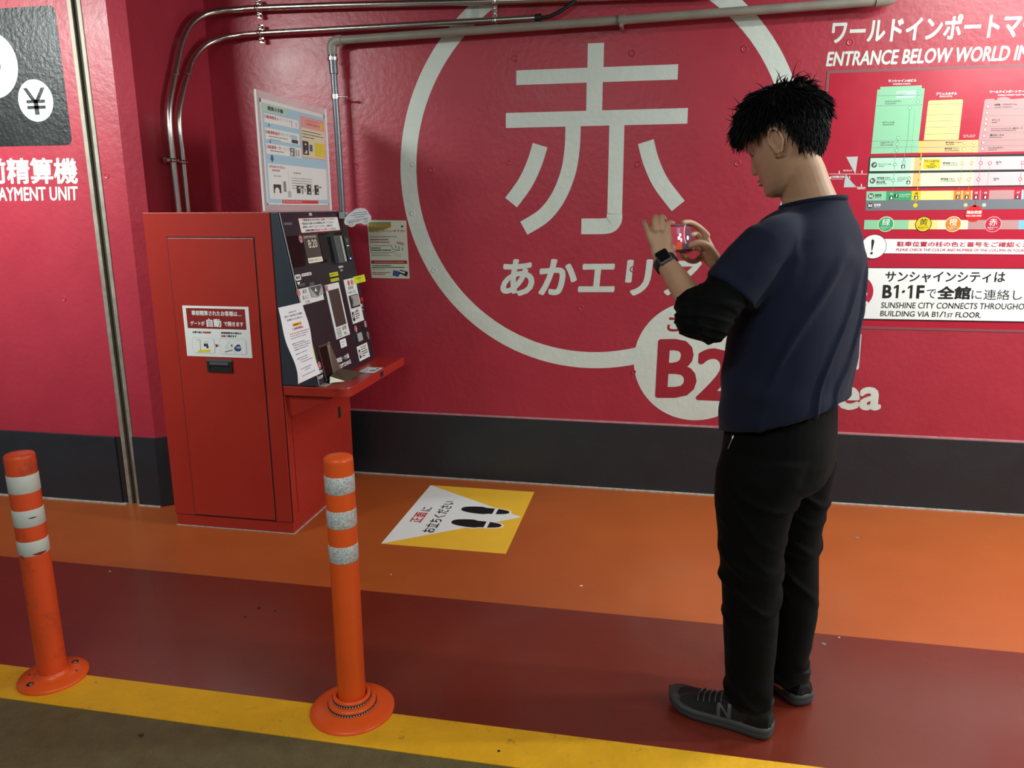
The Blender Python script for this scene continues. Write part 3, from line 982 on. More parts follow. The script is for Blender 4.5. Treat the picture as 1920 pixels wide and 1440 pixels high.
# lower front under the shelf
fr = box('front_panel', (CX1+0.0042, CY0+0.003, 0.0575), (CX1+0.009, CY1-0.003, SZ0-0.0015), 'cab', mach, 0.0015)
box('front_door', (CX1+0.0094, CY0+0.045, 0.085), (CX1+0.0125, CY1-0.030, 0.56), 'cab', fr, 0.0012)
lk = box('lock', (CX1+0.013, 3.355, 0.385), (CX1+0.0155, 3.385, 0.440), 'steeld', fr, 0.001)
box('keyhole', (CX1+0.0157, 3.362, 0.396), (CX1+0.0162, 3.377, 0.430), 'rubber', lk)
# A4 leaflet taped to the panel edge, hanging out over the cabinet side
lf = empty('paper_leaflet', 'white paper leaflet taped to the left edge of the machine panel', 'leaflet', PP(-0.09, -0.5, 0.02))
b = B()
n1, n2 = 10, 14
def LP(i, j, o=0.0):
    s = -0.200+0.215*i/n1
    t = -0.655+0.297*j/n2 - 0.004*i/n1
    w_ = 0.016*(1-i/n1)**1.5*(0.6+0.5*math.sin(j/n2*5+0.5)) + 0.0042*math.sin(j/n2*9+i/n1*2)
    return PP(s, t, F+0.0075+w_+o)
for o_, flip in ((0.0, False), (-0.0005, True)):
    vs = [LP(i, j, o_) for j in range(n2+1) for i in range(n1+1)]
    fs = [(j*(n1+1)+i, j*(n1+1)+i+1, (j+1)*(n1+1)+i+1, (j+1)*(n1+1)+i) for j in range(n2) for i in range(n1)]
    b.add(vs, [f[::-1] for f in fs] if flip else fs, 'paper', True)
sh = b.build('paper_sheet', lf)
# print on the leaflet follows its waves
def on_leaf(g, f, u, v, w, h, m, bld, o_=0.0006):
    vs = []
    for a, c in g:
        U, V_ = (u+a*w)*n1, (v+c*h)*n2
        i, j = min(int(U), n1-1), min(int(V_), n2-1)
        fu, fv = U-i, V_-j
        q = LP(i, j, o_).lerp(LP(i+1, j, o_), fu).lerp(LP(i, j+1, o_).lerp(LP(i+1, j+1, o_), fu), fv)
        vs.append(q)
    bld.add(vs, f, m)
bq = B()
sq = ([(0, 0), (1, 0), (1, 1), (0, 1)], [(0, 1, 2, 3)])
on_leaf(*sq, 0.36, 0.720, 0.36, 0.040, 'sgold', bq)
def ltext(t, u, v, w, h, m):
    g, f, _, _ = glyphs(t, 0.02)
    on_leaf(g, f, u, v, w, h, m, bq, 0.0009)
ltext('駐車料金のご案内', 0.34, 0.900, 0.30, 0.020, 'lgrey')
ltext('駐車サービス券をお持ちでないお客様は', 0.14, 0.852, 0.72, 0.028, 'grey')
ltext('下記の精算サービスをご利用ください。', 0.18, 0.804, 0.66, 0.026, 'grey')
ltext('１日最大料金サービス', 0.38, 0.727, 0.32, 0.026, 'dred')
ltext('１,200円(税込)', 0.32, 0.668, 0.42, 0.040, 'red')
rn = random.Random(4)
for k, (v, u, w) in enumerate(((0.630, .2, .72), (0.600, .2, .68), (0.570, .2, .56), (0.50, .2, .45), (0.475, .22, .62), (0.445, .22, .66), (0.415, .22, .6),
                               (0.36, .2, .5), (0.30, .18, .5), (0.27, .3, .36), (0.24, .32, .5), (0.16, .2, .5), (0.13, .36, .25), (0.07, .2, .62))):
    x = u
    while x < u+w:
        l = rn.uniform(.03, .09)
        on_leaf(*sq, x, v, l, 0.009, 'red' if k == 0 else ('ink' if k in (3, 6, 7, 8) and x < u+.12 else 'grey'), bq, 0.0007)
        x += l+rn.choice((.006, .02))
bq.build('leaflet_print', lf)
p = pplane(F)
p.rect(0.014, -0.610, 0.028, -0.400, 'lime')
p.build('yellow_strip', pan)

# acrylic stand with the A2 poster on top of the machine
AX = -1.550
ac = empty('acrylic_sign_stand', 'clear acrylic stand with payment instructions poster on top of the red machine', 'sign', (AX, 3.17, CZ))
b = B()
b.box((AX, 2.852, CZ+0.0045), (AX+0.003, 3.482, 1.820), 'acrylic_front')
b.box((AX-0.0045, 2.852, CZ+0.0045), (AX-0.0015, 3.482, 1.820), 'acrylic')
b.build('acrylic_sheet', ac)
box('stand_foot', (AX-0.012, 2.852, CZ+0.0005), (AX+0.028, 3.482, CZ+0.004), 'acrylic', ac)
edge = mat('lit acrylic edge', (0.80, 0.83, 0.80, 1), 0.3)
b = B()
b.box((AX-0.0048, 2.8490, CZ+0.004), (AX+0.0032, 2.8518, 1.820), edge)
b.build('sheet_edge', ac)
b = B()
b.box((AX-0.0048, 3.4822, CZ+0.004), (AX+0.0032, 3.4842, 1.820), edge)
b.build('sheet_edge', ac)
po = box('instruction_poster', (AX-0.0012, 2.878, 1.392), (AX-0.0004, 3.464, 1.792), 'blue', ac)
p = Plane((AX-0.0004, 2.878, 1.392), (0, 1, 0), (0, 0, 1))
W_, H_ = 0.586, 0.400
p.step = 0.00004
def R_(u0, v0, u1, v1, m, r=0.0):      # fractions, v from the top
    p.rect(u0*W_, (1-v1)*H_, u1*W_, (1-v0)*H_, m, r)
def T_(t, u, v, w, h, m, bold=0.0):
    p.text(t, u*W_, (1-v-h)*H_, w*W_, h*H_, m, bold)
def L_(u, v, w, n, gap, h, m, sd=0):
    p.lines(u*W_, (1-v)*H_, w*W_, n, gap*H_, h*H_, m, sd)
R_(0, 0, 1, 0.035, 'white'); R_(0, 0.985, 1, 1, 'white'); R_(0, 0, 0.018, 1, 'white'); R_(0.985, 0, 1, 1, 'white')
p.lay(1)
R_(0.02, 0.035, 0.36, 0.115, 'palegreen')
R_(0.045, 0.130, 0.545, 0.215, 'white'); R_(0.045, 0.265, 0.545, 0.375, 'white'); R_(0.045, 0.410, 0.56, 0.51, 'white')
R_(0.575, 0.07, 0.985, 0.50, 'pinkp'); R_(0.045, 0.600, 0.975, 0.945, 'white', 0.01)
R_(0.215, 0.953, 0.80, 0.988, 'hotred', 0.005)
p.lay(2)
T_('精算の手順', 0.10, 0.055, 0.22, 0.042, 'ink', 0.03)
for v, t in ((0.142, '①駐車券を入れてください'), (0.285, '②駐車料金が表示されます'), (0.425, '③駐車券・サービス券を')):
    T_(t[:6], 0.05, v, 0.20, 0.034, 'red', 0.03)
    T_(t[6:], 0.26, v, 0.19, 0.030, 'grey')
L_(0.09, 0.345, 0.30, 2, 0.028, 0.009, 'grey', 1); L_(0.10, 0.482, 0.32, 1, 0.03, 0.011, 'grey', 2)
R_(0.43, 0.145, 0.445, 0.205, 'lgrey'); R_(0.50, 0.150, 0.515, 0.20, 'lgrey'); R_(0.42, 0.29, 0.51, 0.34, 'blue'); R_(0.42, 0.335, 0.52, 0.368, 'ink')
R_(0.385, 0.418, 0.46, 0.505, 'grey'); R_(0.475, 0.43, 0.49, 0.50, 'grey'); R_(0.51, 0.43, 0.53, 0.50, 'crose')
R_(0.585, 0.19, 0.975, 0.492, 'creamp')
for v in (0.238, 0.395):
    p.poly([(0.115*W_, (1-v+.012)*H_), (0.095*W_, (1-v+.012)*H_), (0.095*W_, (1-v)*H_), (0.105*W_, (1-v-.014)*H_), (0.115*W_, (1-v)*H_)], 'navy')
p.poly([(0.09*W_, (1-.55)*H_), (0.115*W_, (1-.59)*H_), (0.14*W_, (1-.55)*H_)], 'navy'); R_(0.10, 0.52, 0.13, 0.555, 'navy')
T_('エコポイントカード', 0.66, 0.095, 0.22, 0.022, 'red', 0.02)
T_('ご利用がお得です', 0.66, 0.130, 0.25, 0.026, 'red', 0.02)
R_(0.905, 0.105, 0.965, 0.175, 'sgold', 0.004)
L_(0.60, 0.228, 0.36, 3, 0.030, 0.009, 'grey', 3)
T_('④料金のお支払い', 0.06, 0.614, 0.24, 0.028, 'red', 0.02)
L_(0.10, 0.672, 0.19, 1, 0.03, 0.016, 'crose', 3); L_(0.42, 0.680, 0.20, 1, 0.03, 0.014, 'grey', 5)
L_(0.12, 0.722, 0.18, 1, 0.03, 0.009, 'grey', 6); L_(0.38, 0.73, 0.36, 5, 0.026, 0.008, 'grey', 7)
R_(0.335, 0.66, 0.339, 0.93, 'lgrey')
p.lay(3)
L_(0.24, 0.975, 0.52, 1, 0.03, 0.012, 'pinkp', 12)
R_(0.59, 0.325, 0.69, 0.47, 'ink'); R_(0.705, 0.355, 0.755, 0.425, 'navy'); R_(0.79, 0.325, 0.97, 0.475, 'yel')
R_(0.105, 0.80, 0.215, 0.885, 'ink'); R_(0.25, 0.765, 0.29, 0.87, 'grey'); R_(0.31, 0.86, 0.36, 0.925, 'lgrey')
R_(0.45, 0.80, 0.51, 0.88, 'ink'); R_(0.525, 0.80, 0.56, 0.825, 'ink'); R_(0.53, 0.84, 0.555, 0.885, 'grey'); R_(0.615, 0.785, 0.69, 0.89, 'ink')
R_(0.745, 0.785, 0.82, 0.89, 'ink'); R_(0.83, 0.80, 0.87, 0.812, 'ink'); R_(0.58, 0.83, 0.59, 0.86, 'ink'); R_(0.715, 0.83, 0.725, 0.86, 'ink')
p.lay(4)
for u, v in ((0.63, 0.35), (0.64, 0.42), (0.48, 0.815), (0.655, 0.80), (0.785, 0.80), (0.41, 0.43), (0.79, 0.86), (0.65, 0.86)):
    R_(u, v, u+0.022, v+0.018, 'white')
p.disc(0.155*W_, (1-.87)*H_, 0.020, 'white', 20, 0.016); R_(0.62, 0.44, 0.66, 0.455, 'white'); R_(0.40, 0.465, 0.42, 0.495, 'white')
p.text('!', 0.232*W_, (1-.983)*H_, 0.006, 0.009, 'yel', 0.04)
L_(0.81, 0.345, 0.12, 6, 0.022, 0.006, 'dyel', 9)
p.build('poster_print', po)

# car-shaped card clipped to the right edge of the machine
cc = empty('car_shaped_card', 'white car-shaped card clipped to the top right corner of the machine', 'card', (-1.40, 3.40, 1.30))
YC = 3.40
raw = [(645, 416), (647, 408), (654, 401), (661, 396), (667, 391.5), (676, 390), (684, 391), (689, 395), (692, 401), (695.5, 405), (695.5, 412), (693, 417),
       (689, 419), (685, 422), (680, 420), (676, 418.5), (668, 420), (664, 424), (660, 426), (655, 425), (652, 422), (647, 421)]
pts = [on_y(x, y, YC) for x, y in raw][::-1]
b = B()
b.prism(pts, (0, 0.0015, 0), 'paper')
b.build('card_body', cc, weld=True)
p = WallPaint(YC)
for q0, q1 in (((662, 400), (688, 397)), ((658, 404), (689, 401)), ((664, 408), (684, 405)), ((651, 415), (690, 409)), ((651, 418), (674, 414))):
    p.line(p.W(*q0), p.W(*q1), 0.0022, 'grey')
for q in ((658, 420), (686, 414)):
    u, v = p.W(*q)
    p.ring(u, v, 0.006, 0.009, 'lgrey', 20)
p.build('card_print', cc)
b = B()
b.tube([(-1.4535, 3.425, 1.345), (-1.43, 3.42, 1.338), (-1.405, YC+0.004, 1.33)], 0.005, 'plastl', 8)
b.box((-1.478, 3.405, 1.330), (-1.450, 3.440, 1.360), 'plastl')
b.build('clip', cc)

# poster on the back wall beside the machine
wp = empty('wall_poster', 'small pale paper poster on the crimson wall right of the machine', 'poster', (-1.34, YB, 1.17))
YP = YB-0.0010
b = B()
b.prism([on_y(*q, YP) for q in ((688, 412.5), (696.5, 521), (768, 522.5), (761.5, 413.5))], (0, 0.0008, 0), 'paper2')
b.build('poster_sheet', wp, weld=True)
p = WallPaint(YP)
p.step = 0.0001
def q_(u, v):   # crop pixels of the poster (1108x1440 view) to photo pixels
    return (680+u*100/1108, 400+v*130/1440)
p.ppoly([q_(115, 180), q_(585, 180), q_(585, 290), q_(430, 345), q_(125, 385)], 'olive')
p.lay(1)
p.ptext('お買上金額は', q_(150, 285), q_(605, 285), q_(140, 225), 'dorange', 0.035)
p.ptext('証明されていますか?', q_(175, 395), q_(885, 395), q_(170, 335), 'dorange', 0.035)
def qline(u0, u1, v, h, m, sd):
    rn = random.Random(sd); x = u0
    while x < u1:
        l = rn.uniform(18, 60)
        l = min(l, u1-x)
        p.ppoly([q_(x, v-h/2), q_(x+l, v-h/2), q_(x+l, v+h/2), q_(x, v+h/2)], m)
        x += l+rn.choice((4, 8))
for u0, u1, v, h, m in ((155, 710, 485, 16, 'grey'), (155, 540, 545, 18, 'dred'), (155, 560, 600, 18, 'dred'), (180, 380, 720, 20, 'ink'), (180, 590, 765, 20, 'ink'),
                        (180, 540, 847, 13, 'grey'), (180, 590, 880, 13, 'grey'), (205, 600, 1085, 16, 'ink'), (195, 870, 1122, 16, 'ink'), (195, 470, 1158, 14, 'grey'),
                        (200, 570, 1230, 15, 'dred'), (200, 470, 1265, 15, 'dred')):
    qline(u0, u1, v, h, m, int(v))
for a_, c_ in (((155, 668), (600, 668)), ((600, 668), (620, 745)), ((155, 668), (170, 812)), ((170, 812), (610, 812)), ((610, 812), (630, 795)), ((630, 795), (780, 765)), ((620, 745), (780, 765))):
    p.line(p.W(*q_(*a_)), p.W(*q_(*c_)), 0.0018, 'ink')
p.ppoly([q_(175, 978), q_(920, 978), q_(930, 1048), q_(180, 1048)], 'dred')
p.ppoly([q_(712, 580), q_(865, 615), q_(850, 670), q_(705, 625)], 'crose')
p.ppoly([q_(665, 805), q_(810, 850), q_(800, 920), q_(645, 870)], 'lgrey')
p.ppoly([q_(640, 1180), q_(800, 1215), q_(740, 1320), q_(620, 1290)], 'navy')
p.ppoly([q_(775, 1172), q_(945, 1215), q_(920, 1320), q_(760, 1240)], 'ink')
p.ppoly([q_(800, 255), q_(845, 260), q_(845, 290), q_(795, 290)], 'ink')
for u, v in ((690, 695), (755, 715), (825, 740)):
    p.ppoly([q_(u-10, v-28), q_(u+8, v-28), q_(u+12, v+28), q_(u-12, v+28)], 'grey')
p.lay(2)
p.ppoly([q_(770, 1195), q_(880, 1225), q_(870, 1250), q_(765, 1215)], 'white')
qline(240, 860, 1015, 22, 'crose', 77)
p.build('poster_print', wp)
# ------------------------------------------------------------------ conduits and pipes
def smooth(path, n=8):
    path = [Vector(q) for q in path]
    out = []
    for i in range(len(path)-1):
        p0 = path[max(i-1, 0)]; p1 = path[i]; p2 = path[i+1]; p3 = path[min(i+2, len(path)-1)]
        for k in range(n):
            t = k/n
            out.append(0.5*((2*p1)+(-p0+p2)*t+(2*p0-5*p1+4*p2-p3)*t*t+(-p0+3*p1-3*p2+p3)*t*t*t))
    out.append(path[-1])
    return out

XC = -2.190
YW = 3.620
def clamp(parent, c, axis, r, wall, long=False):
    """saddle clip round a pipe: ring plus a tab towards the wall"""
    c = Vector(c); axis = Vector(axis).normalized()
    b = B()
    b.tube([c-axis*0.009, c+axis*0.009], r+0.0025, 'steel', 16)
    w_ = Vector(wall)
    s_ = axis.cross(w_).normalized()
    for sg in (-1, 1):
        q = c+s_*sg*(r+0.008)
        b.tube([q, q+s_*sg*0.014], 0.0075, 'steel', 8)
    A = axis*0.010; S = s_*0.040; W = w_*0.0025; k = c+w_*(r+0.0045)
    b.add([k-A-S-W, k+A-S-W, k+A+S-W, k-A+S-W, k-A-S+W, k+A-S+W, k+A+S+W, k-A+S+W],
          [(0, 3, 2, 1), (4, 5, 6, 7), (0, 1, 5, 4), (1, 2, 6, 5), (2, 3, 7, 6), (3, 0, 4, 7)], 'steel')
    b.build('pipe_clip', parent, weld=True)

def pxs(pts, X):
    return [on_x(a, c, X) for a, c in pts]
c1 = empty('steel_conduit', 'upper of two polished steel conduits bending over the machine along the wall', 'conduit', (XC, 3.25, 1.36), 'steel conduits above the machine')
path = [(XC, 3.247, 1.05), (XC, 3.245, 1.374), (XC, 3.240, 1.60)] + [(XC, 3.241, 1.74), (XC, 3.258, 1.835), (XC, 3.300, 1.93), (XC, 3.345, 2.02), (XC, 3.395, 2.115),
        (XC+0.006, 3.470, 2.205), (XC+0.035, 3.545, 2.262), (XC+0.095, 3.598, 2.287), (XC+0.180, YW, 2.294), (XC+0.27, YW, 2.296), (-1.5, YW, 2.288), (-0.752, YW, 2.268), (0.2, YW, 2.25)]
b = B(); b.tube(smooth(path, 6), 0.0145, 'steel', 16)
b.build('conduit_tube', c1)
clamp(c1, (-1.925, YW, 2.296), (1, 0, 0), 0.0145, (0, 1, 0))
clamp(c1, (-0.785, YW, 2.269), (1, 0, 0), 0.0145, (0, 1, 0))
clamp(c1, (XC, 3.242, 1.590), (0, 0, 1), 0.0145, (-1, 0, 0))
b = B(); b.tube([(XC, 3.316, 1.960), (XC, 3.325, 1.978)], 0.0175, 'steel', 14); b.build('conduit_coupling', c1)
c2 = empty('steel_conduit', 'lower of two polished steel conduits over the machine, ending in a black cable', 'conduit', (XC, 3.32, 1.36), 'steel conduits above the machine')
path = [(XC, 3.318, 1.05), (XC, 3.316, 1.374), (XC, 3.315, 1.60), (XC, 3.312, 1.73), (XC, 3.325, 1.81), (XC, 3.365, 1.895), (XC, 3.415, 1.975), (XC, 3.475, 2.058),
        (XC+0.020, 3.545, 2.125), (XC+0.070, 3.600, 2.165), (XC+0.150, YW, 2.180), (XC+0.26, YW, 2.186), (-1.4, YW, 2.188), (-0.60, YW, 2.192)]
b = B(); b.tube(smooth(path, 6), 0.0135, 'steel', 16)
b.build('conduit_tube', c2)
b = B(); b.tube([(-0.60, YW, 2.192), (-0.572, YW, 2.192)], 0.0165, 'rubber', 14)
b.tube(smooth([(-0.575, YW, 2.192), (-0.53, YW-0.002, 2.196), (-0.47, YW-0.004, 2.222), (-0.415, YW-0.006, 2.262), (-0.36, YW-0.008, 2.33), (-0.34, YW, 2.45), (-0.34, YW, ZC)], 6), 0.0085, 'rubber', 10)
b.build('black_cable', c2)
clamp(c2, (-1.922, YW, 2.187), (1, 0, 0), 0.0135, (0, 1, 0))
clamp(c2, (-0.785, YW, 2.190), (1, 0, 0), 0.0135, (0, 1, 0))
clamp(c2, (XC, 3.3135, 1.586), (0, 0, 1), 0.0135, (-1, 0, 0))
b = B(); b.tube([(XC, 3.416, 1.977), (XC, 3.427, 1.993)], 0.0165, 'steel', 14); b.build('conduit_coupling', c2)

YV = 3.600
pv = empty('drain_pipe', 'grey plastic pipe running along the wall top and down behind the machine', 'pipe', (-1.545, YV, 1.36))
b = B()
b.tube([(-1.515, YV, 2.134), (-0.22, YV, 2.161), (0.815, YV, 2.185)], 0.0185, 'pvc', 16)
b.build('horizontal_pipe', pv)
b = B()
b.tube(smooth([(-1.505, YV, 2.134), (-1.53, YV, 2.132), (-1.550, YV, 2.118), (-1.554, YV, 2.090), (-1.553, YV, 2.072)], 5), 0.0235, 'pvc', 16)
b.build('elbow', pv)
b = B()
b.tube([(-1.553, YV, 2.075), (-1.551, YV, 1.99)], 0.020, 'pvcd', 16)
b.tube([(-1.553, YV, 2.062), (-1.553, YV, 2.048)], 0.0245, 'steel', 16)
b.tube([(-1.552, YV, 2.01), (-1.548, YV, 1.72), (-1.543, YV, 1.05)], 0.0150, 'pvcd', 16)
b.build('vertical_pipe', pv)
b = B()
b.tube([(-1.5505, YV, 1.898), (-1.550, YV, 1.878)], 0.0185, 'steel', 16)
b.tube([(-1.532, YV, 1.888), (-1.505, YV, 1.886)], 0.004, 'steel', 8)
b.lathe([(0.0001, -0.006), (0.011, -0.004), (0.014, 0), (0.011, 0.004), (0.0001, 0.006)], (-1.498, YV, 1.885), 'steel', 16)
b.build('pipe_clamp', pv)
b = B()
b.tube([(-0.232, YV, 2.1605), (-0.208, YV, 2.161)], 0.0225, 'pvc', 16)
b.box((-0.226, YV-0.022, 2.130), (-0.214, YB-0.001, 2.145), 'pvc')
b.build('pipe_clip', pv)
b = B()
b.tube(smooth([(0.80, YV, 2.1846), (0.835, YV, 2.187), (0.862, YV+0.003, 2.196), (0.875, YV+0.008, 2.225), (0.878, YV+0.01, 2.30), (0.878, YV+0.01, ZC)], 5), 0.0225, 'pvc', 14)
b.build('elbow', pv)

# ------------------------------------------------------------------ directory sign on the wall (vinyl sheet)
ds = empty('directory_sign', 'large crimson wall directory with coloured floor chart behind the man', 'sign', (1.4, YB, 1.4))
YS = YB-0.0012
p = WallPaint(YS)
b = B()
zt_, zb_ = 1.936, 0.838
xl_ = 0.648
b.box((xl_, YS, zb_), (3.3, YB-0.0003, zt_), 'sheet')
b.build('vinyl_sheet', ds)
bordm = mat('dull rose border', (0.22, 0.075, 0.085, 1), 0.4)
MT['bord'] = bordm
p.frame(xl_, zb_, 3.3, zt_, 0.011, 'bord')
p.build('sheet_border', ds)
def zq(u, v):      # crop 1520..1920 x 0..300 at 4.8
    return (1520+u/4.8, v/4.8)
def zr(u, v):      # crop 1620..1920 x 280..440 at 6.4
    return (1620+u/6.4, 280+v/6.4)
def zs(u, v):      # crop 1520..1920 x 280..640 at 4.0
    return (1520+u/4.0, 280+v/4.0)
# extends a list of crop points beyond the frame edge
p = WallPaint(YS).lay(1)
# mint tower
p.ppoly([zq(*q) for q in ((628, 782), (1000, 768), (998, 795), (1026, 795), (972, 1270), (968, 1375), (541, 1385), (600, 806), (626, 806))], 'green')
p.build('mint_building_block', ds)
p = WallPaint(YS).lay(1)
p.ppoly([zq(*q) for q in ((1070, 905), (1362, 894), (1371, 906), (1330, 1258), (1018, 1262), (1058, 918))], 'cyel')
p.build('yellow_building_block', ds)
p = WallPaint(YS).lay(1)
rose = [(1565, 905), (1575, 892), (1650, 888), (1655, 902), (1680, 898)]
for i in range(9):
    a = PI - i*PI/8
    rose.append((1737+62*math.cos(a), 893-20*math.sin(a)))
rose += [(1925, 884), (2400, 870), (2400, 1350), (1505, 1372), (1510, 1260)]
p.ppoly([zq(*q) for q in rose], 'crose')
p.build('rose_building_block', ds)
p = WallPaint(YS).lay(1)
p.ppoly([zq(*q) for q in ((972, 1270), (1512, 1258), (1505, 1372), (968, 1376))], 'corange')
p.build('apricot_link_block', ds)
p = WallPaint(YS).lay(2)
def pl(pts, w, m, f=zq):
    for i in range(len(pts)-1):
        p.line(p.W(*f(*pts[i])), p.W(*f(*pts[i+1])), w, m)
for y, x0, x1 in ((863, 597, 1018), (953, 586, 1008), (1272, 551, 972), (1330, 546, 970)):
    pl([(x0, y), (x1, y-9)], 0.0016, 'grey')
for y, x0, x1 in ((940, 1058, 1365), (1035, 1046, 1352), (1092, 1040, 1346), (1148, 1034, 1340), (1208, 1026, 1333)):
    pl([(x0, y), (x1, y-8)], 0.0016, 'grey')
for y, x0 in ((980, 1555), (1042, 1545), (1138, 1532), (1197, 1525), (1262, 1512), (1312, 1508)):
    pl([(x0, y), (2400, y-10)], 0.0016, 'grey')
pl([(970, 1328), (1510, 1318)], 0.0016, 'grey')
pl([(890, 985), (872, 1270), (835, 1440)], 0.0014, 'dgreen'); pl([(940, 985), (905, 1380)], 0.0008, 'grey')
pl([(783, 1255), (770, 1380)], 0.0014, 'dgreen'); pl([(1005, 1300), (985, 1440)], 0.0016, 'dyel')
p.poly([p.W(*zq(*q)) for q in ((768, 885), (945, 878), (948, 812), (772, 820))], 'palegreen')
def ring_(u, v, f=zq, m='dgreen', fill='white', r=0.0065):
    c = p.W(*f(u, v))
    k = p.k
    p.lay(3); p.disc(c[0], c[1], r, m, 20); p.lay(4); p.disc(c[0], c[1], r*0.72, fill, 20); p.lay(k)
for u, v in ((975, 820), (970, 875), (965, 918), (892, 970), (785, 1240), (779, 1297), (772, 1355)):
    ring_(u, v, m='dgreen', fill='palegreen')
for u, v in ((1594, 958), (1588, 1014), (1581, 1071), (1575, 1113), (1569, 1167), (1561, 1225), (1553, 1283), (1547, 1340)):
    ring_(u, v, m='crim', fill='white')
for u, v in ((1384, 1287), (1468, 1284), (1378, 1343), (1462, 1340)):
    ring_(u, v, m='dorange', fill='creamp')
for u, v in ((1006, 1293), (1000, 1349)):
    ring_(u, v, m='yel', fill='dyel')
p.build('chart_lines', ds)
p = WallPaint(YS).lay(3)
def tx(t, u, v, w, h, m, f=zq, bold=0.02, sl=-0.02, sh=0.10):
    p.ptext(t, f(u, v), f(u+w, v+w*sl), f(u+h*sh, v-h), m, bold)
tx('サンシャイン60ビル', 696, 742, 256, 26, 'white', bold=0.04)
tx('SUNSHINE 60 BLDG.', 738, 764, 162, 14, 'white')
tx('プリンスホテル', 1125, 858, 192, 26, 'white', bold=0.04)
tx('PRINCE HOTEL', 1160, 876, 115, 13, 'white')
tx('ワールドインポートマートビル', 1608, 840, 400, 26, 'white', bold=0.04)
tx('WORLD IMPORT MART BLDG.', 1680, 864, 280, 13, 'white')
tx('スカイレストラン', 668, 922, 148, 16, 'ink'); tx('SKY RESTAURANT', 668, 938, 100, 7, 'ink')
tx('オフィス 54', 648, 1112, 104, 17, 'ink'); tx('OFFICE FLOOR', 648, 1127, 100, 7, 'ink')
tx('ハローワーク', 628, 1293, 115, 16, 'ink'); tx('HELLO WORK', 628, 1312, 115, 12, 'grey')
tx('水族館・プラネタリウム', 1650, 952, 205, 18, 'ink'); tx('AQUARIUM・PLANETARIUM', 1650, 970, 160, 7, 'ink')
tx('オフィス', 1630, 1090, 72, 18, 'ink'); tx('OFFICE', 1628, 1106, 50, 7, 'ink')
tx('コンベンションセンター展示ホール', 1620, 1166, 290, 15, 'ink'); tx('CONVENTION CENTER EXHIBITION HALL', 1620, 1180, 230, 7, 'ink')
tx('展示ホール B', 1612, 1226, 124, 18, 'ink'); tx('EXHIBITION HALL', 1612, 1240, 110, 7, 'ink')
tx('ナンジャタウン', 1600, 1340, 132, 16, 'ink'); tx('NAMJATOWN', 1598, 1354, 76, 7, 'ink')
tx('専門店街 アルパ', 1212, 1290, 145, 14, 'ink'); tx('ALPA', 1212, 1306, 80, 8, 'ink')
tx('専門店街 アルパ', 1204, 1346, 124, 16, 'ink'); tx('ALPA SHOPPING', 1204, 1362, 132, 8, 'ink')
tx('バスターミナル', 1368, 1224, 115, 11, 'white'); tx('BUS TERMINAL', 1376, 1236, 100, 6, 'white')
p.lines(*p.W(*zq(780, 838)), 0.034, 3, 0.0042, 0.0014, 'grey', 3)
p.build('chart_lettering', ds)
# 1F / B1 strips in a black frame
p = WallPaint(YS).lay(1)
p.ppoly([zr(*q) for q in ((60, 96), (80, 92), (2400, 40), (2400, 440), (36, 466))], 'ink')
p.build('black_floor_frame', ds)
p = WallPaint(YS).lay(2)
for (xa, ya, yb), nm in (((78, 104, 262), '1F'), ((56, 290, 452), 'B1')):
    segs = [(0, 'palegreen'), (560, 'creamp'), (600, 'corange'), (690, 'cyel2'), (1090, 'creamp'), (1330, 'prose'), (2400, None)]
    for (s0, m), (s1, _) in zip(segs[:-1], segs[1:]):
        a, c = max(xa, s0) if s0 == 0 else s0 + (10 if nm == '1F' else -8), s1 + (10 if nm == '1F' else -8)
        f_ = lambda x, y: zr(x, y-(x-78)*0.012)
        d_ = -12 if s0 == 0 else -14
        p.ppoly([f_(a, ya), f_(c, ya), f_(c-14, yb), f_(a+d_, yb)], m)
    p.build('floor_strip', ds) if nm == 'B1' else None
p = WallPaint(YS).lay(1)
f_ = lambda x, y: zr(x, y-(x-30)*0.010)
for a, c, m in ((30, 268, 'green'), (268, 572, 'dgreen'), (572, 682, 'dyel'), (682, 1078, 'cyel'), (1078, 1174, 'dorange'), (1174, 1186, 'cyel2'), (1186, 1290, 'dorange'), (1290, 1302, 'cyel2'),
                (1302, 1390, 'crim'), (1390, 1404, 'crose'), (1404, 1503, 'crim'), (1503, 1802, 'crose'), (1802, 1895, 'crim'), (1895, 1906, 'white'), (1906, 2400, 'cblue')):
    p.ppoly([f_(a, 505), f_(c, 505), f_(c-6, 616), f_(a-6, 616)], m)
p.ppoly([f_(22, 618), f_(2400, 618), f_(2400, 735), f_(16, 735)], 'cgrey')
p.build('floor_strip', ds)
p = WallPaint(YS).lay(3)
def pd(u, v, r, m, f=zr):
    c = p.W(*f(u, v)); p.disc(c[0], c[1], r, m, 28)
for u, v in ((122, 187), (102, 377), (83, 560), (72, 676)):
    pd(u, v, 0.0112, 'ink')
for x0, x1, y0, y1 in ((710, 918, 118, 234),):
    p.ppoly([zr(x0+8, y0), zr(x1+4, y0-2), zr(x1-8, y1-2), zr(x0-4, y1)], 'dyel')
for u, v in ((470, 206), (533, 397), (388, 558), (328, 582), (625, 578), (1125, 574), (1232, 574), (1342, 574), (1454, 572), (1842, 570)):
    p.ppoly([zr(u-22, v-22), zr(u+22, v-22), zr(u+20, v+22), zr(u-24, v+22)], 'ink')
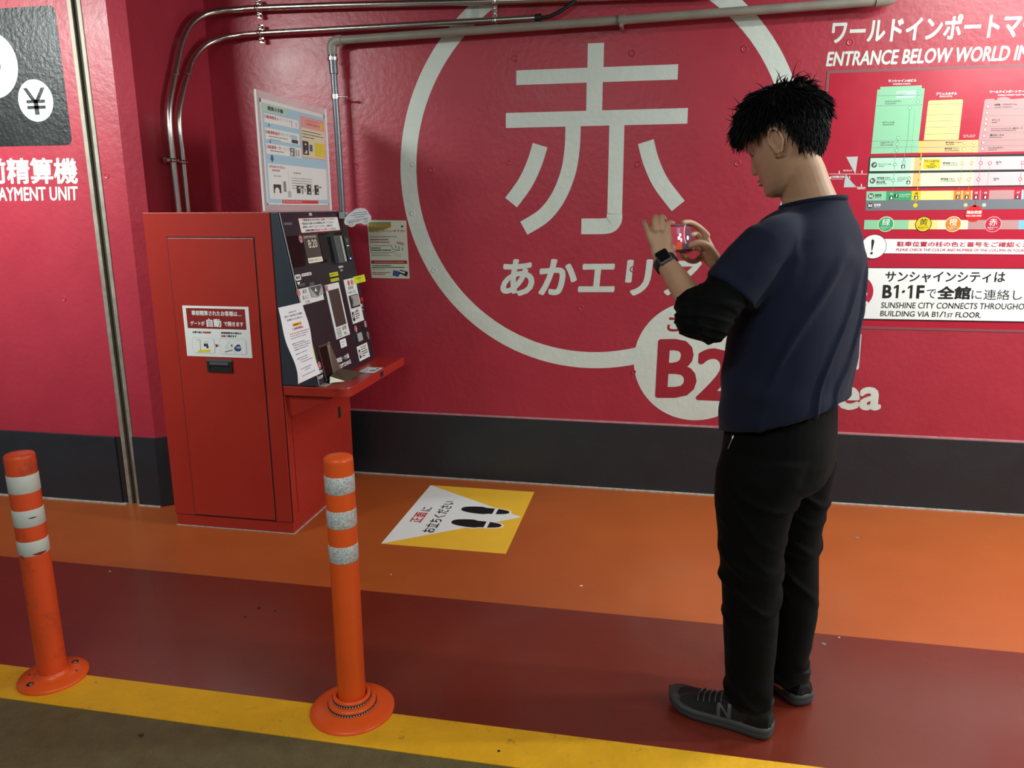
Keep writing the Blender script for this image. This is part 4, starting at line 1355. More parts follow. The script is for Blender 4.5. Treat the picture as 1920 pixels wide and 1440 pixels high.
for u, v, m in ((370, 183, 'dgreen'), (477, 153, 'dgreen'), (348, 373, 'dgreen'), (540, 347, 'dgreen'), (1180, 170, 'dorange'), (1290, 165, 'dorange'), (1400, 165, 'crim'), (1510, 165, 'crim'), (1903, 160, 'crim'),
                (1148, 362, 'dorange'), (1258, 362, 'dorange'), (1372, 360, 'crim'), (1873, 358, 'crim')):
    p.lay(3); pd(u, v, 0.0072, m); p.lay(4); pd(u, v, 0.0050, 'prose' if m == 'crim' else 'palegreen' if m == 'dgreen' else 'creamp')
p.lay(3)
pd(672, 178, 0.005, 'dyel'); pd(645, 370, 0.005, 'dyel'); pd(615, 673, 0.009, 'dyel'); pd(1218, 668, 0.008, 'corange'); pd(1440, 668, 0.008, 'prose')
pl([(372, 50), (345, 500)], 0.0014, 'grey', zr); pl([(690, 50), (640, 490)], 0.0018, 'dyel', zr); pl([(625, 612), (618, 650)], 0.0018, 'dyel', zr)
pl([(1195, 90), (1135, 495)], 0.0013, 'grey', zr); pl([(1300, 90), (1250, 495)], 0.0013, 'dorange', zr); pl([(1405, 90), (1368, 430)], 0.0013, 'crim', zr)
pl([(1512, 180), (1476, 440)], 0.0012, 'grey', zr); pl([(1895, 180), (1868, 440)], 0.0013, 'crim', zr); pl([(488, 70), (478, 140)], 0.0012, 'grey', zr)
pl([(1340, 605), (1336, 690)], 0.002, 'crim', zr)
p.build('chart_symbols', ds)
p = WallPaint(YS).lay(5)
def tr(t, u, v, w, h, m, bold=0.02, sl=-0.012):
    p.ptext(t, zr(u, v), zr(u+w, v+w*sl), zr(u+h*0.08, v-h), m, bold)
for t, u, v, w_ in (('１', 103, 204, 12), ('F', 121, 204, 22), ('B', 80, 394, 24), ('１', 110, 394, 12), ('B2', 60, 578, 46), ('B3', 50, 693, 46)):
    tr(t, u, v, w_, 34, 'white', 0.04)
tr('サンシャイン60', 175, 190, 150, 22, 'grey'); tr('SUNSHINE 60', 172, 206, 70, 9, 'grey')
tr('専門店街 アルパ', 156, 353, 160, 20, 'ink'); tr('ALPA SHOPPING ARCADE', 156, 370, 165, 9, 'ink'); tr('噴水広場', 150, 402, 100, 20, 'ink'); tr('FOUNTAIN', 148, 418, 120, 9, 'ink')
p.lines(*p.W(*zr(402, 340)), 0.036, 4, 0.0048, 0.0018, 'grey', 6)
tr('プリンスホテル', 722, 156, 180, 26, 'ink'); tr('入口', 792, 186, 48, 24, 'ink'); tr('PRINCE HOTEL', 745, 204, 125, 9, 'ink'); tr('ENTRANCE', 765, 222, 80, 9, 'ink')
tr('専門店街 アルパ', 945, 175, 165, 20, 'ink'); tr('ALPA SHOPPING ARCADE', 943, 194, 180, 9, 'ink')
tr('専門店街 アルパ', 920, 366, 165, 20, 'ink'); tr('ALPA SHOPPING ARCADE', 918, 384, 175, 9, 'ink')
tr('ALTA', 1582, 164, 66, 20, 'ink'); tr('ALTA', 1582, 183, 30, 8, 'ink'); tr('ALTA', 1552, 362, 66, 20, 'ink'); tr('ALTA', 1552, 378, 30, 8, 'ink')
tr('駐車場', 134, 560, 74, 22, 'ink'); tr('PARKING', 132, 576, 70, 8, 'ink'); tr('駐車場', 118, 680, 80, 26, 'white', 0.04); tr('PARKING', 118, 696, 70, 9, 'white')
tr('?', 380, 574, 18, 34, 'white', 0.04); tr('パーキングプラザ', 416, 556, 138, 22, 'white', 0.04); tr('PARKING PLAZA', 416, 574, 120, 10, 'white')
for u, v, t in ((310, 545, 'A1'), (612, 540, 'A2'), (1110, 535, 'A3'), (1222, 535, 'A4'), (1328, 533, 'A5'), (1440, 533, 'A6'), (1830, 530, 'A7')):
    tr(t, u, v, 34, 24, 'ink' if t == 'A2' else 'white', 0.03)
p.build('chart_lettering', ds)
p = WallPaint(YS).lay(6)
for u, v in ((470, 206), (533, 397), (328, 582), (625, 578), (1125, 574), (1232, 574), (1342, 574), (1454, 572), (1842, 570)):
    pd(u+1, v-12, 0.0018, 'white')
    p.ppoly([zr(u-11, v-6), zr(u+11, v-6), zr(u+9, v+16), zr(u-13, v+16)], 'white' if (u % 3) else 'lgrey')
p.build('chart_symbols', ds)
# you-are-here disc
p = WallPaint(YS).lay(6)
c = p.W(*zr(1318, 770)); p.disc(c[0], c[1], 0.0345, 'hotred', 32)
p.ppoly([zr(1300, 690), zr(1350, 690), zr(1334, 650)], 'hotred')
p.lay(7)
tr('現在位置', 1228, 775, 182, 38, 'white', 0.04)
tr('YOU ARE HERE', 1220, 808, 186, 18, 'white', 0.03)
p.build('location_disc', ds)
# colour zones with their four round badges
p = WallPaint(YS).lay(1)
f_ = lambda x, y: zr(x, y-(x-8)*0.000)
for a, c, m in ((4, 535, 'green'), (535, 885, 'cyel'), (885, 1250, 'creamp'), (1250, 1858, 'crose'), (1858, 2400, 'cblue')):
    p.ppoly([f_(a, 848), f_(c, 848), f_(c-6, 960), f_(a-6, 960)], m)
p.build('colour_zone_strip', ds)
for u, v, m, ri, t, s_, tm in ((262, 898, 'dgreen', 'creamp', '緑', 'みどりエリア', 'white'), (712, 898, 'dyel', 'ink', '黄', 'きいろエリア', 'ink'),
                               (1068, 898, 'dorange', 'creamp', '橙', 'だいだいエリア', 'white'), (1548, 900, 'crim', 'pinkp', '赤', 'あかエリア', 'white')):
    p = WallPaint(YS).lay(2)
    c = p.W(*zr(u, v))
    p.disc(c[0], c[1], 0.0330, ri, 36)
    p.lay(3).disc(c[0], c[1], 0.0300, m, 36)
    p.lay(4)
    p.text(t, c[0]-0.016, c[1]-0.006, 0.032, 0.030, tm, 0.0)
    p.text(s_, c[0]-0.020, c[1]-0.0165, 0.040, 0.0065, tm, 0.02)
    p.lines(c[0]-0.014, c[1]-0.0215, 0.028, 1, 0.01, 0.0015, tm, 2)
    p.build('zone_badge', ds)
# small entrance diagram left of the chart
p = WallPaint(YS).lay(1)
p.ppoly([zs(*q) for q in ((266, 57), (354, 54), (336, 180), (330, 178))], 'lgrey')
p.ppoly([zs(*q) for q in ((262, 180), (335, 275), (325, 284), (248, 285))], 'lgrey')
pl([(140, 185), (424, 186)], 0.0016, 'white', zs); pl([(260, 182), (340, 282)], 0.0016, 'white', zs); pl([(330, 282), (412, 285)], 0.0016, 'white', zs)
p.ppoly([zs(*q) for q in ((138, 212), (156, 200), (154, 224))], 'white')
for u, v in ((214, 172), (385, 170), (292, 214), (380, 272)):
    p.ppoly([zs(u-3, v-12), zs(u+3, v-12), zs(u+3, v+10), zs(u-3, v+10)], 'white')
p.ptext('池袋駅方面', zs(160, 214), zs(252, 214), zs(161, 198), 'white', 0.03)
p.ptext('FOR STATION', zs(160, 226), zs(240, 226), zs(161, 219), 'white', 0.0)
p.ptext('地下出入口', zs(244, 166), zs(308, 165), zs(245, 153), 'white', 0.03)
p.ptext('首都高出口', zs(348, 300), zs(408, 300), zs(349, 288), 'white', 0.03)
p.build('entrance_diagram', ds)

# exclamation strip
ns = empty('notice_strip', 'white notice strip with exclamation mark disc below the round coloured badges', 'sign', (1.3, YB, 1.12))
YN = YS-0.0021
p = WallPaint(YN)
b = B()
b.prism([on_y(*zs(*q), YN) for q in ((440, 672), (440, 779), (1900, 790), (1900, 678))], (0, 0.0009, 0), 'white')
b.build('strip_sheet', ns, weld=True)
p.lay(1)
c = p.W(*zs(472, 730)); p.disc(c[0], c[1], 0.0530, 'ink', 40)
p.lay(2); p.disc(c[0], c[1], 0.0510, 'white', 40)
p.lay(3)
p.ppoly([zs(*q) for q in ((455, 690), (457, 680), (464, 675), (473, 678), (478, 690), (461, 760), (455, 760))], 'ink')
cc_ = p.W(*zs(456, 779)); p.disc(cc_[0], cc_[1], 0.0055, 'ink', 20)
p.build('exclamation_disc', ns)
p = WallPaint(YN, sep=True).lay(1)
p.ptext('駐車位置の柱の色と番号をご確認ください', zs(645, 728), zs(1765, 736), zs(649, 690), 'crim', 0.03)
p.ptext('PLEASE CHECK THE COLOR AND NUMBER OF THE COLUMN IN YOUR PARKING AREA', zs(640, 762), zs(1824, 771), zs(644, 742), 'crim', 0.01)
p.build('lettering', ns)

# white information board
ib = empty('information_board', 'white information board with black lettering and red disc at the right', 'sign', (1.3, YB, 0.93))
YI = YS-0.0028
b = B()
b.prism([on_y(*q, YI+0.0006) for q in ((1470, 500.5), (1470, 597), (2300, 611), (2300, 505))], (0, 0.001, 0), 'ink')
b.build('board_edge', ib, weld=True)
b = B()
b.prism([on_y(*q, YI) for q in ((1473, 502), (1473, 595), (2298, 609), (2298, 506.5))], (0, 0.0005, 0), 'white')
b.build('board_sheet', ib, weld=True)
p = WallPaint(YI).lay(1)
c = p.W(1603, 548); p.disc(c[0], c[1], 0.0765, 'crim', 40)
p.lay(2)
p.ptext('ここは', (1575, 534), (1624.5, 534), (1576, 525), 'white', 0.035)
p.ptext('B2', (1577, 571), (1627, 571), (1579, 542), 'white', 0.035)
p.build('red_disc', ib)
p = WallPaint(YI, sep=True).lay(1)
p.ptext('サンシャインシティは', zs(556, 996), zs(1455, 1001), zs(564, 916), 'ink', 0.02)
for t_, u0, u1, v1, v0 in (('B', 536, 606, 1116, 1016), ('１', 632, 660, 1117, 1017), ('・', 681, 703, 1077, 1055), ('１', 736, 764, 1118, 1018), ('F', 790, 848, 1119, 1019)):
    if t_ == '１':
        p.ppoly([zs(u0+5, v1), zs(u0+23, v1), zs(u0+31, v0), zs(u0+15, v0), zs(u0-6, v0+14), zs(u0-8, v0+30), zs(u0+11, v0+20)], 'ink')
    else:
        p.ptext(t_, zs(u0, v1), zs(u1, v1+1), zs(u0+8, v0), 'ink', 0.035)
p.ptext('で', zs(868, 1117), zs(938, 1117), zs(874, 1050), 'ink', 0.0)
p.ptext('全館', zs(946, 1124), zs(1195, 1126), zs(956, 1026), 'ink', 0.04)
p.ptext('に連絡しております', zs(1205, 1127), zs(2100, 1137), zs(1210, 1050), 'ink', 0.0)
p.ptext('SUNSHINE CITY CONNECTS THROUGHOUT THE', zs(526, 1190), zs(1804, 1204), zs(532, 1146), 'ink', 0.008)
for t_, u0, u1, h_ in (('BUILDING VIA B', 520, 936, 40), ('１', 944, 957, 40), ('/', 964, 992, 44), ('１', 1000, 1013, 40), ('ST', 1022, 1062, 30), ('FLOOR.', 1085, 1276, 40)):
    b0 = 1250+(u0-520)*0.0172; b1 = 1250+(u1-520)*0.0172
    if t_ == '１':
        p.ppoly([zs(u0+4, b0), zs(u0+10, b0), zs(u0+14, b0-h_), zs(u0+9, b0-h_), zs(u0-1, b0-h_+6), zs(u0-1, b0-h_+12), zs(u0+7, b0-h_+8)], 'ink')
    else:
        p.ptext(t_, zs(u0, b0), zs(u1, b1), zs(u0+6, b0-h_), 'ink', 0.008)
p.build('lettering', ib)

# ------------------------------------------------------------------ delineator posts
def post_parts(root, cx, cy, H, r, zbands, m, mb, cone):
    b = B()
    b.lathe([(r, 0.020), (r, H-0.012), (r*0.97, H-0.004), (r*0.90, H-0.001), (r*0.5, H+cone*0.6), (0.0001, H+cone)], (cx, cy, 0), m, 48)
    b.build('post_tube', root)
    for z0, z1 in zbands:
        b = B()
        b.lathe([(r+0.0004, z0), (r+0.0009, z0+0.0008), (r+0.0009, z1-0.0008), (r+0.0004, z1)], (cx, cy, 0), mb, 48)
        b.build('reflective_band', root)
P2 = (-0.812, 1.782)
d2 = empty('delineator_post', 'glossy orange delineator post with silver bands and ringed round base', 'bollard', (P2[0], P2[1], 0), 'orange delineator posts')
post_parts(d2, P2[0], P2[1], 0.750, 0.0385, [(0.655, 0.702), (0.560, 0.608), (0.462, 0.509)], 'bol', 'refl', 0.006)
b = B()
b.lathe([(0.117, 0.0026), (0.1175, 0.006), (0.114, 0.010), (0.092, 0.016), (0.068, 0.020), (0.066, 0.021)], (P2[0], P2[1], 0), 'bol', 64)
b.lathe([(0.0665, 0.018), (0.0665, 0.032), (0.0640, 0.036), (0.054, 0.038), (0.052, 0.038)], (P2[0], P2[1], 0), 'bol', 64)
b.lathe([(0.0525, 0.036), (0.0525, 0.050), (0.0505, 0.054), (0.045, 0.055), (0.0415, 0.052), (0.0405, 0.030)], (P2[0], P2[1], 0), 'bol', 64)
b.build('post_base', d2)
for rr, z in ((0.0670, 0.0225), (0.0530, 0.0400)):
    b = B()
    b.lathe([(rr, z), (rr+0.0008, z+0.0008), (rr+0.0008, z+0.0060), (rr, z+0.0068)], (P2[0], P2[1], 0), 'rubber', 64)
    b.build('black_ring', d2)
    b = B()
    n = int(rr*2*PI/0.0075)
    for k in range(n):
        a = 2*PI*k/n
        c = Vector((P2[0]+(rr+0.0012)*math.cos(a), P2[1]+(rr+0.0012)*math.sin(a), z+0.0034))
        t = Vector((-math.sin(a), math.cos(a), 0))*0.0016
        u = Vector((0, 0, 0.0016)); nn = Vector((math.cos(a), math.sin(a), 0))*0.0006
        b.add([c-t-u+nn, c+t-u+nn, c+t+u+nn, c-t+u+nn], [(0, 1, 2, 3)], 'white')
    o = b.build('bead_dots', d2); o['kind'] = 'stuff'
P1 = (-1.760, 1.757)
d1 = empty('delineator_post', 'worn orange delineator post with torn white bands and bolted disc base', 'bollard', (P1[0], P1[1], 0), 'orange delineator posts')
post_parts(d1, P1[0], P1[1], 0.710, 0.0395, [(0.600, 0.652), (0.500, 0.550), (0.412, 0.456)], 'bolworn', 'reflw', 0.003)
b = B()
b.lathe([(0.0955, 0.0026), (0.0960, 0.007), (0.0930, 0.0120), (0.060, 0.0165), (0.046, 0.018), (0.0425, 0.026), (0.0400, 0.030)], (P1[0], P1[1], 0), 'bol', 56)
base1 = b.build('post_base', d1)
for a in (200, 20, 250, 70):
    ax, ay = P1[0]+0.066*math.cos(math.radians(a)), P1[1]+0.066*math.sin(math.radians(a))
    rr = 0.0105 if a in (250, 70) else 0.0035
    b = B()
    b.lathe([(rr, 0.0135), (rr, 0.0168), (rr*0.8, 0.0172), (rr*0.75, 0.0150), (0.0001, 0.0150)], (ax, ay, 0), 'rubber', 20)
    if rr > 0.005:
        b.lathe([(rr*0.65, 0.0152), (rr*0.6, 0.0176), (0.0001, 0.018)], (ax, ay, 0), 'steeld', 6)
    b.build('anchor_bolt', base1)
# scuffs and tears of the tape
def tear(z, a0, a1, h, m):
    b = B()
    n = 10
    for k in range(n):
        t0, t1 = k/n, (k+1)/n
        A0_, A1_ = math.radians(a0+(a1-a0)*t0), math.radians(a0+(a1-a0)*t1)
        h0, h1 = h*math.sin(PI*t0), h*math.sin(PI*t1)
        R0 = 0.0408
        def q(a, z_): return (P1[0]+R0*math.cos(a), P1[1]+R0*math.sin(a), z_)
        b.face([q(A0_, z-h0), q(A1_, z-h1), q(A1_, z+h1*.6), q(A0_, z+h0*.6)], m)
    b.build('tape_tear', d1)
tear(0.528, -50, -15, 0.0022, 'ink')
tear(0.418, -55, 5, 0.0050, 'dred')
tear(0.414, -105, -88, 0.0060, 'bolworn')
# ------------------------------------------------------------------ the man
def skin_mat():
    m = mat('skin', (0.52, 0.29, 0.175, 1), 0.50, bump=0.03, bscale=300, var=0.05, vscale=18)
    b = m.node_tree.nodes['Principled BSDF']
    b.inputs['Subsurface Weight'].default_value = 0.10
    b.inputs['Subsurface Radius'].default_value = (0.010, 0.004, 0.002)
    b.inputs['Subsurface Scale'].default_value = 0.6
    return m
def cloth(name, col, rough=0.85, sc=900, st=0.12, sheen=0.25):
    m = mat(name, col, rough, bump=st, bscale=sc, spec=0.12)
    m.node_tree.nodes['Principled BSDF'].inputs['Sheen Weight'].default_value = sheen
    m.node_tree.nodes['Principled BSDF'].inputs['Sheen Roughness'].default_value = 0.5
    return m
MT['skin'] = skin_mat()
MT['navycloth'] = cloth('navy cotton', (0.0105, 0.0130, 0.030, 1), sheen=0.06)
MT['blackcloth'] = cloth('black jersey', (0.0014, 0.0014, 0.0016, 1), sheen=0.02)
MT['trouser'] = cloth('black stretch trousers', (0.0012, 0.0014, 0.0013, 1), 0.85, sheen=0.02)
MT['hair'] = mat('black hair', (0.0035, 0.0033, 0.0036, 1), 0.6, spec=0.16)
MT['lipskin'] = mat('lip skin', (0.42, 0.21, 0.15, 1), 0.5)
MT['eyewhite'] = mat('eye white', (0.42, 0.38, 0.34, 1), 0.3)
MT['iris'] = mat('dark iris', (0.02, 0.012, 0.008, 1), 0.1)
MT['shoe'] = mat('black shoe mesh', (0.0050, 0.0055, 0.0058, 1), 0.8, bump=0.3, bscale=700)
MT['shoesmooth'] = mat('black shoe overlay', (0.004, 0.004, 0.0045, 1), 0.6, spec=0.2)
MT['sole'] = mat('grey shoe sole', (0.040, 0.047, 0.046, 1), 0.6, bump=0.05, bscale=200)
MT['shoegrey'] = mat('grey shoe trim', (0.070, 0.078, 0.082, 1), 0.5)

def P3(px, py, Y):
    return Vector(on_y(px, py, Y))

def frame(f, up):
    f = Vector(f).normalized(); up = Vector(up)
    l = up.cross(f).normalized()
    u = f.cross(l).normalized()
    return f, l, u

def loft(b, rings, m, n=28, e=2.0):
    """rings: (centre, axis A vector incl. length, axis B vector incl. length[, e])"""
    vs, fs = [], []
    for r in rings:
        c, A, Bv = Vector(r[0]), Vector(r[1]), Vector(r[2])
        ee = r[3] if len(r) > 3 else e
        for k in range(n):
            a = 2*PI*k/n
            ca, sa = math.cos(a), math.sin(a)
            x = math.copysign(abs(ca)**(2/ee), ca); y = math.copysign(abs(sa)**(2/ee), sa)
            vs.append(c+A*x+Bv*y)
    for i in range(len(rings)-1):
        for k in range(n):
            fs.append((i*n+k, i*n+(k+1) % n, (i+1)*n+(k+1) % n, (i+1)*n+k))
    fs.append(list(range(n))[::-1])
    fs.append([(len(rings)-1)*n+k for k in range(n)])
    b.add(vs, fs, m, True)

def limb(b, pts, m, n=20, sub=5):
    """pts: (point, radius or (ra, rb, dirA)) smooth tapering tube with round ends"""
    P = [Vector(p[0]) for p in pts]
    R = [p[1] for p in pts]
    path, rad = [], []
    for i in range(len(P)-1):
        p0 = P[max(i-1, 0)]; p1 = P[i]; p2 = P[i+1]; p3 = P[min(i+2, len(P)-1)]
        for k in range(sub):
            t = k/sub
            path.append(0.5*((2*p1)+(-p0+p2)*t+(2*p0-5*p1+4*p2-p3)*t*t+(-p0+3*p1-3*p2+p3)*t*t*t))
            s_ = t*t*(3-2*t)
            rad.append(R[i]*(1-s_)+R[i+1]*s_)
    path.append(P[-1]); rad.append(R[-1])
    d0 = (path[1]-path[0]).normalized(); d1 = (path[-1]-path[-2]).normalized()
    pre = [(path[0]-d0*rad[0]*math.sin(a), rad[0]*math.cos(a)) for a in (1.45, 1.1, 0.7, 0.35)]
    post = [(path[-1]+d1*rad[-1]*math.sin(a), rad[-1]*math.cos(a)) for a in (0.35, 0.7, 1.1, 1.45)]
    path = [q for q, _ in pre]+path+[q for q, _ in post]
    rad = [r for _, r in pre]+rad+[r for _, r in post]
    b.tube(path, rad, m, n)

def remeshed(b, name, voxel, smooth_it, parent, matname, fac=0.5, fn=None, mark=None):
    """union of closed pieces into one continuous surface"""
    me = bpy.data.meshes.new(name)
    me.from_pydata([tuple(v) for v in b.v], [], b.f)
    bm = bmesh.new(); bm.from_mesh(me)
    bmesh.ops.remove_doubles(bm, verts=bm.verts, dist=1e-6)
    bmesh.ops.recalc_face_normals(bm, faces=bm.faces)
    bm.to_mesh(me); bm.free()
    o = bpy.data.objects.new(name, me)
    COL.objects.link(o)
    r = o.modifiers.new('r', 'REMESH'); r.mode = 'VOXEL'; r.voxel_size = voxel
    if smooth_it:
        s_ = o.modifiers.new('s', 'SMOOTH'); s_.iterations = smooth_it; s_.factor = fac
    dg = bpy.context.evaluated_depsgraph_get()
    dg.update()
    me2 = bpy.data.meshes.new_from_object(o.evaluated_get(dg))
    bpy.data.objects.remove(o); bpy.data.meshes.remove(me)
    nv = len(me2.vertices)
    co = np.empty(nv*3); me2.vertices.foreach_get('co', co); co = co.reshape(-1, 3)
    if fn is not None:
        no = np.empty(nv*3); me2.vertex_normals.foreach_get('vector', no); no = no.reshape(-1, 3)
        co = co + no*fn(co)[:, None]
    if parent is not None:
        q = Vector((0, 0, 0)); pp = parent
        while pp is not None:
            q += pp.location; pp = pp.parent
        co = co - np.array(q)
    me2.vertices.foreach_set('co', co.ravel())
    me2.polygons.foreach_set('use_smooth', [True]*len(me2.polygons))
    me2.update()
    me2.name = name
    me2.materials.clear()
    return link(name, me2, parent, [matname])

def vnoise(co, scale, seed=0.0):
    return np.array([noise.noise(Vector((x*scale[0]+seed, y*scale[1]+seed*1.7, z*scale[2]-seed))) for x, y, z in co])

FT = Vector((-0.80, 0.60, 0)).normalized(); LT = Vector((-0.60, -0.80, 0)).normalized()    # torso forward / left
FP = Vector((-0.88, 0.47, 0)).normalized(); LP_ = Vector((-0.47, -0.88, 0)).normalized()   # pelvis
FH = Vector((-0.86, 0.51, 0)).normalized()
UP = Vector((0, 0, 1))

# joints
CHEST = P3(1513, 470, 2.06)
NECK0 = P3(1524, 392, 2.075)
NECK1 = P3(1497, 312, 2.065)
SH_L = P3(1446, 452, 1.915); EL_L = P3(1320, 597, 1.865); WR_L = P3(1247, 492, 1.985)
SH_R = P3(1566, 446, 2.175); EL_R = P3(1462, 592, 2.27); WR_R = P3(1349, 503, 2.205)
PEL = P3(1466, 830, 2.035)
HIP_L = PEL+LP_*0.088; HIP_R = PEL-LP_*0.088
KN_L = P3(1407, 1070, 1.935); AN_L = P3(1404, 1292, 1.915)
KN_R = P3(1489, 1070, 2.085); AN_R = P3(1474, 1254, 2.065)

# head, local frame: X forward, Y left, Z up
tilt = math.radians(24)
HX = FH*math.cos(tilt) - UP*math.sin(tilt)
HY = UP.cross(FH).normalized()
HZ = HX.cross(HY).normalized()
HC = P3(1470, 264, 2.072)
HS = 1.0
def HL(x, y, z):
    return HC + (HX*x+HY*y+HZ*z)*HS
tabz = np.array([-.124, -.119, -.108, -.092, -.075, -.058, -.040, -.020, 0.0, .03, .06, .085, .105, .117, .122])
tabF = np.array([.050, .070, .081, .083, .082, .083, .083, .085, .086, .093, .089, .076, .052, .028, .006])
tabB = np.array([-.03, -.02, .000, .025, .045, .062, .075, .088, .096, .100, .096, .084, .060, .032, .006])
tabW = np.array([.012, .024, .039, .050, .058, .064, .068, .071, .073, .075, .071, .061, .044, .024, .005])
def head_pt(a, z, off=0.0):
    F_, B_, W_ = np.interp(z, tabz, tabF), np.interp(z, tabz, tabB), np.interp(z, tabz, tabW)
    c = (F_-B_)/2; R_ = (F_+B_)/2
    e = 2.25
    ca, sa = math.cos(a), math.sin(a)
    x = c+(R_+off)*math.copysign(abs(ca)**(2/e), ca); y = (W_+off)*math.copysign(abs(sa)**(2/e), sa)
    # side of the lower face narrows towards the front
    if x > 0:
        g = lambda u, s_: math.exp(-(u/s_)**2)
        y *= 1-0.16*(max(0, x)/0.09)**2*(1 if z < 0.03 else 0.5)
        if off == 0:
            nz = 0
            if -.052 < z < .022:
                t = (0.022-z)/0.066
                nz = 0.023*min(1, max(0, t))**1.3*(1 if z > -.042 else max(0, (z+.052)/.010))
            x += nz*g(y, 0.0085+0.006*max(0, -z/.045))
            x -= 0.010*g(abs(y)-0.032, 0.016)*g(z-0.002, 0.013)
            x += 0.006*g(y, 0.030)*g(z-0.022, 0.008)
            x += 0.0065*g(y, 0.020)*(g(z+0.064, 0.0048)+g(z+0.0745, 0.0055))
            x -= 0.004*g(y, 0.02)*g(z+0.084, 0.005)
            x += 0.006*g(y, 0.022)*g(z+0.106, 0.011)
            y += math.copysign(0.003*g(z+0.03, 0.016)*g(x-0.06, 0.02), y)
    return (x, y, z)
bd = B()
nz_, na_ = 72, 72
zs_ = [-.124+.246*(0.5-0.5*math.cos(PI*i/(nz_-1))) if False else -.124+.246*i/(nz_-1) for i in range(nz_)]
vs = [HL(*head_pt(2*PI*k/na_, z)) for z in zs_ for k in range(na_)]
fs = [(i*na_+k, i*na_+(k+1) % na_, (i+1)*na_+(k+1) % na_, (i+1)*na_+k) for i in range(nz_-1) for k in range(na_)]
fs += [list(range(na_))[::-1], [(nz_-1)*na_+k for k in range(na_)]]
bd.add(vs, fs, 'skin', True)
# ears
for sg in (1, -1):
    pts = []
    for i in range(13):
        a = math.radians(-70+i*27)
        x = -0.012-0.0175*math.cos(a)*(1.0 if math.sin(a) > -.3 else .75)
        z = -0.012+0.031*math.sin(a)
        y = sg*(0.0775+0.010*(0.5+0.5*math.cos(a))+0.003)
        pts.append((HL(x, y, z), 0.0042))
    limb(bd, pts, 'skin', 10, 3)
    loft(bd, [(HL(-0.010, sg*0.066, -0.012), (HX*0.010), (HZ*0.022)), (HL(-0.013, sg*0.076, -0.012), (HX*0.012), (HZ*0.027)), (HL(-0.018, sg*0.082, -0.011), (HX*0.009), (HZ*0.022))], 'skin', 16)
    limb(bd, [(HL(0.001, sg*0.074, -0.042), 0.0052), (HL(0.000, sg*0.076, -0.032), 0.005)], 'skin', 10, 2)
    limb(bd, [(HL(0.004, sg*0.075, -0.018), 0.0040), (HL(0.003, sg*0.077, -0.011), 0.0035)], 'skin', 8, 2)
# neck
nd = (NECK1-NECK0).normalized()
loft(bd, [(NECK0-UP*0.07+FT*0.0, LT*0.085, FT*0.070), (NECK0-UP*0.02, LT*0.072, FT*0.066), (NECK0+nd*0.03, LT*0.062, FT*0.068), (NECK0.lerp(NECK1, .6), LT*0.058, FT*0.064),
          (NECK1, LT*0.056, FT*0.063), (NECK1+nd*0.035, LT*0.053, FT*0.058)], 'skin', 28)
# torso, arms, legs under the clothes
def tors(c, a, b_, F=FT, L=LT): return (c, L*a, F*b_)
zc = lambda z, px0=None: None
T1 = P3(1500, 560, 2.05); T2 = P3(1484, 680, 2.045)
loft(bd, [tors(PEL-UP*0.06, 0.15, 0.095, FP, LP_), tors(PEL+UP*0.02, 0.155, 0.10, FP, LP_), tors(T2, 0.135, 0.09), tors(T1, 0.145, 0.095), tors(CHEST, 0.155, 0.10),
          tors(CHEST+UP*0.055, 0.14, 0.09), tors(NECK0-UP*0.03, 0.07, 0.06)], 'skin', 28)
for sh, el, wr in ((SH_L, EL_L, WR_L), (SH_R, EL_R, WR_R)):
    limb(bd, [(sh.lerp(el, .08), 0.036), (sh.lerp(el, .5), 0.038), (el, 0.036), (el.lerp(wr, .25), 0.038), (el.lerp(wr, .6), 0.031), (wr, 0.0245)], 'skin', 22)
for hp, kn, an in ((HIP_L, KN_L, AN_L), (HIP_R, KN_R, AN_R)):
    limb(bd, [(hp, 0.068), (hp.lerp(kn, .5), 0.058), (kn, 0.044), (kn.lerp(an, .35), 0.045), (an, 0.032)], 'skin', 22)
    ft = Vector((an.x, an.y, 0.05))
    fd = FP if hp is HIP_L else Vector((-.5, .866, 0))
    limb(bd, [(an-UP*0.02, 0.028), (ft+fd*0.01-UP*0.004, 0.024), (ft+fd*0.09-UP*0.016, 0.014)], 'skin', 14)

def finger(b, pts, r0, r1, m='skin'):
    n = len(pts)
    limb(b, [(p, r0+(r1-r0)*i/(n-1)) for i, p in enumerate(pts)], m, 12, 4)
def palm(b, wr, kn0, kn1, nrm, th, m='skin', wid_w=0.026):
    """wr wrist, kn0/kn1 outer knuckle centres, nrm palm normal"""
    nrm = Vector(nrm).normalized()
    kc = (kn0+kn1)/2; half = (kn1-kn0)/2
    ax = (kc-wr)
    hw = half.normalized()
    rings = []
    for t, w_, h_ in ((-0.12, wid_w*.95, .0185), (0.0, wid_w, 0.0180), (0.22, wid_w*1.12, .0175), (0.5, half.length+.004, th*1.12), (0.8, half.length+.009, th), (1.0, half.length+.0085, th*.86), (1.10, half.length+0.002, th*.55)):
        rings.append((wr+ax*t, hw*w_, nrm*h_, 2.5))
    loft(b, rings, m, 24)

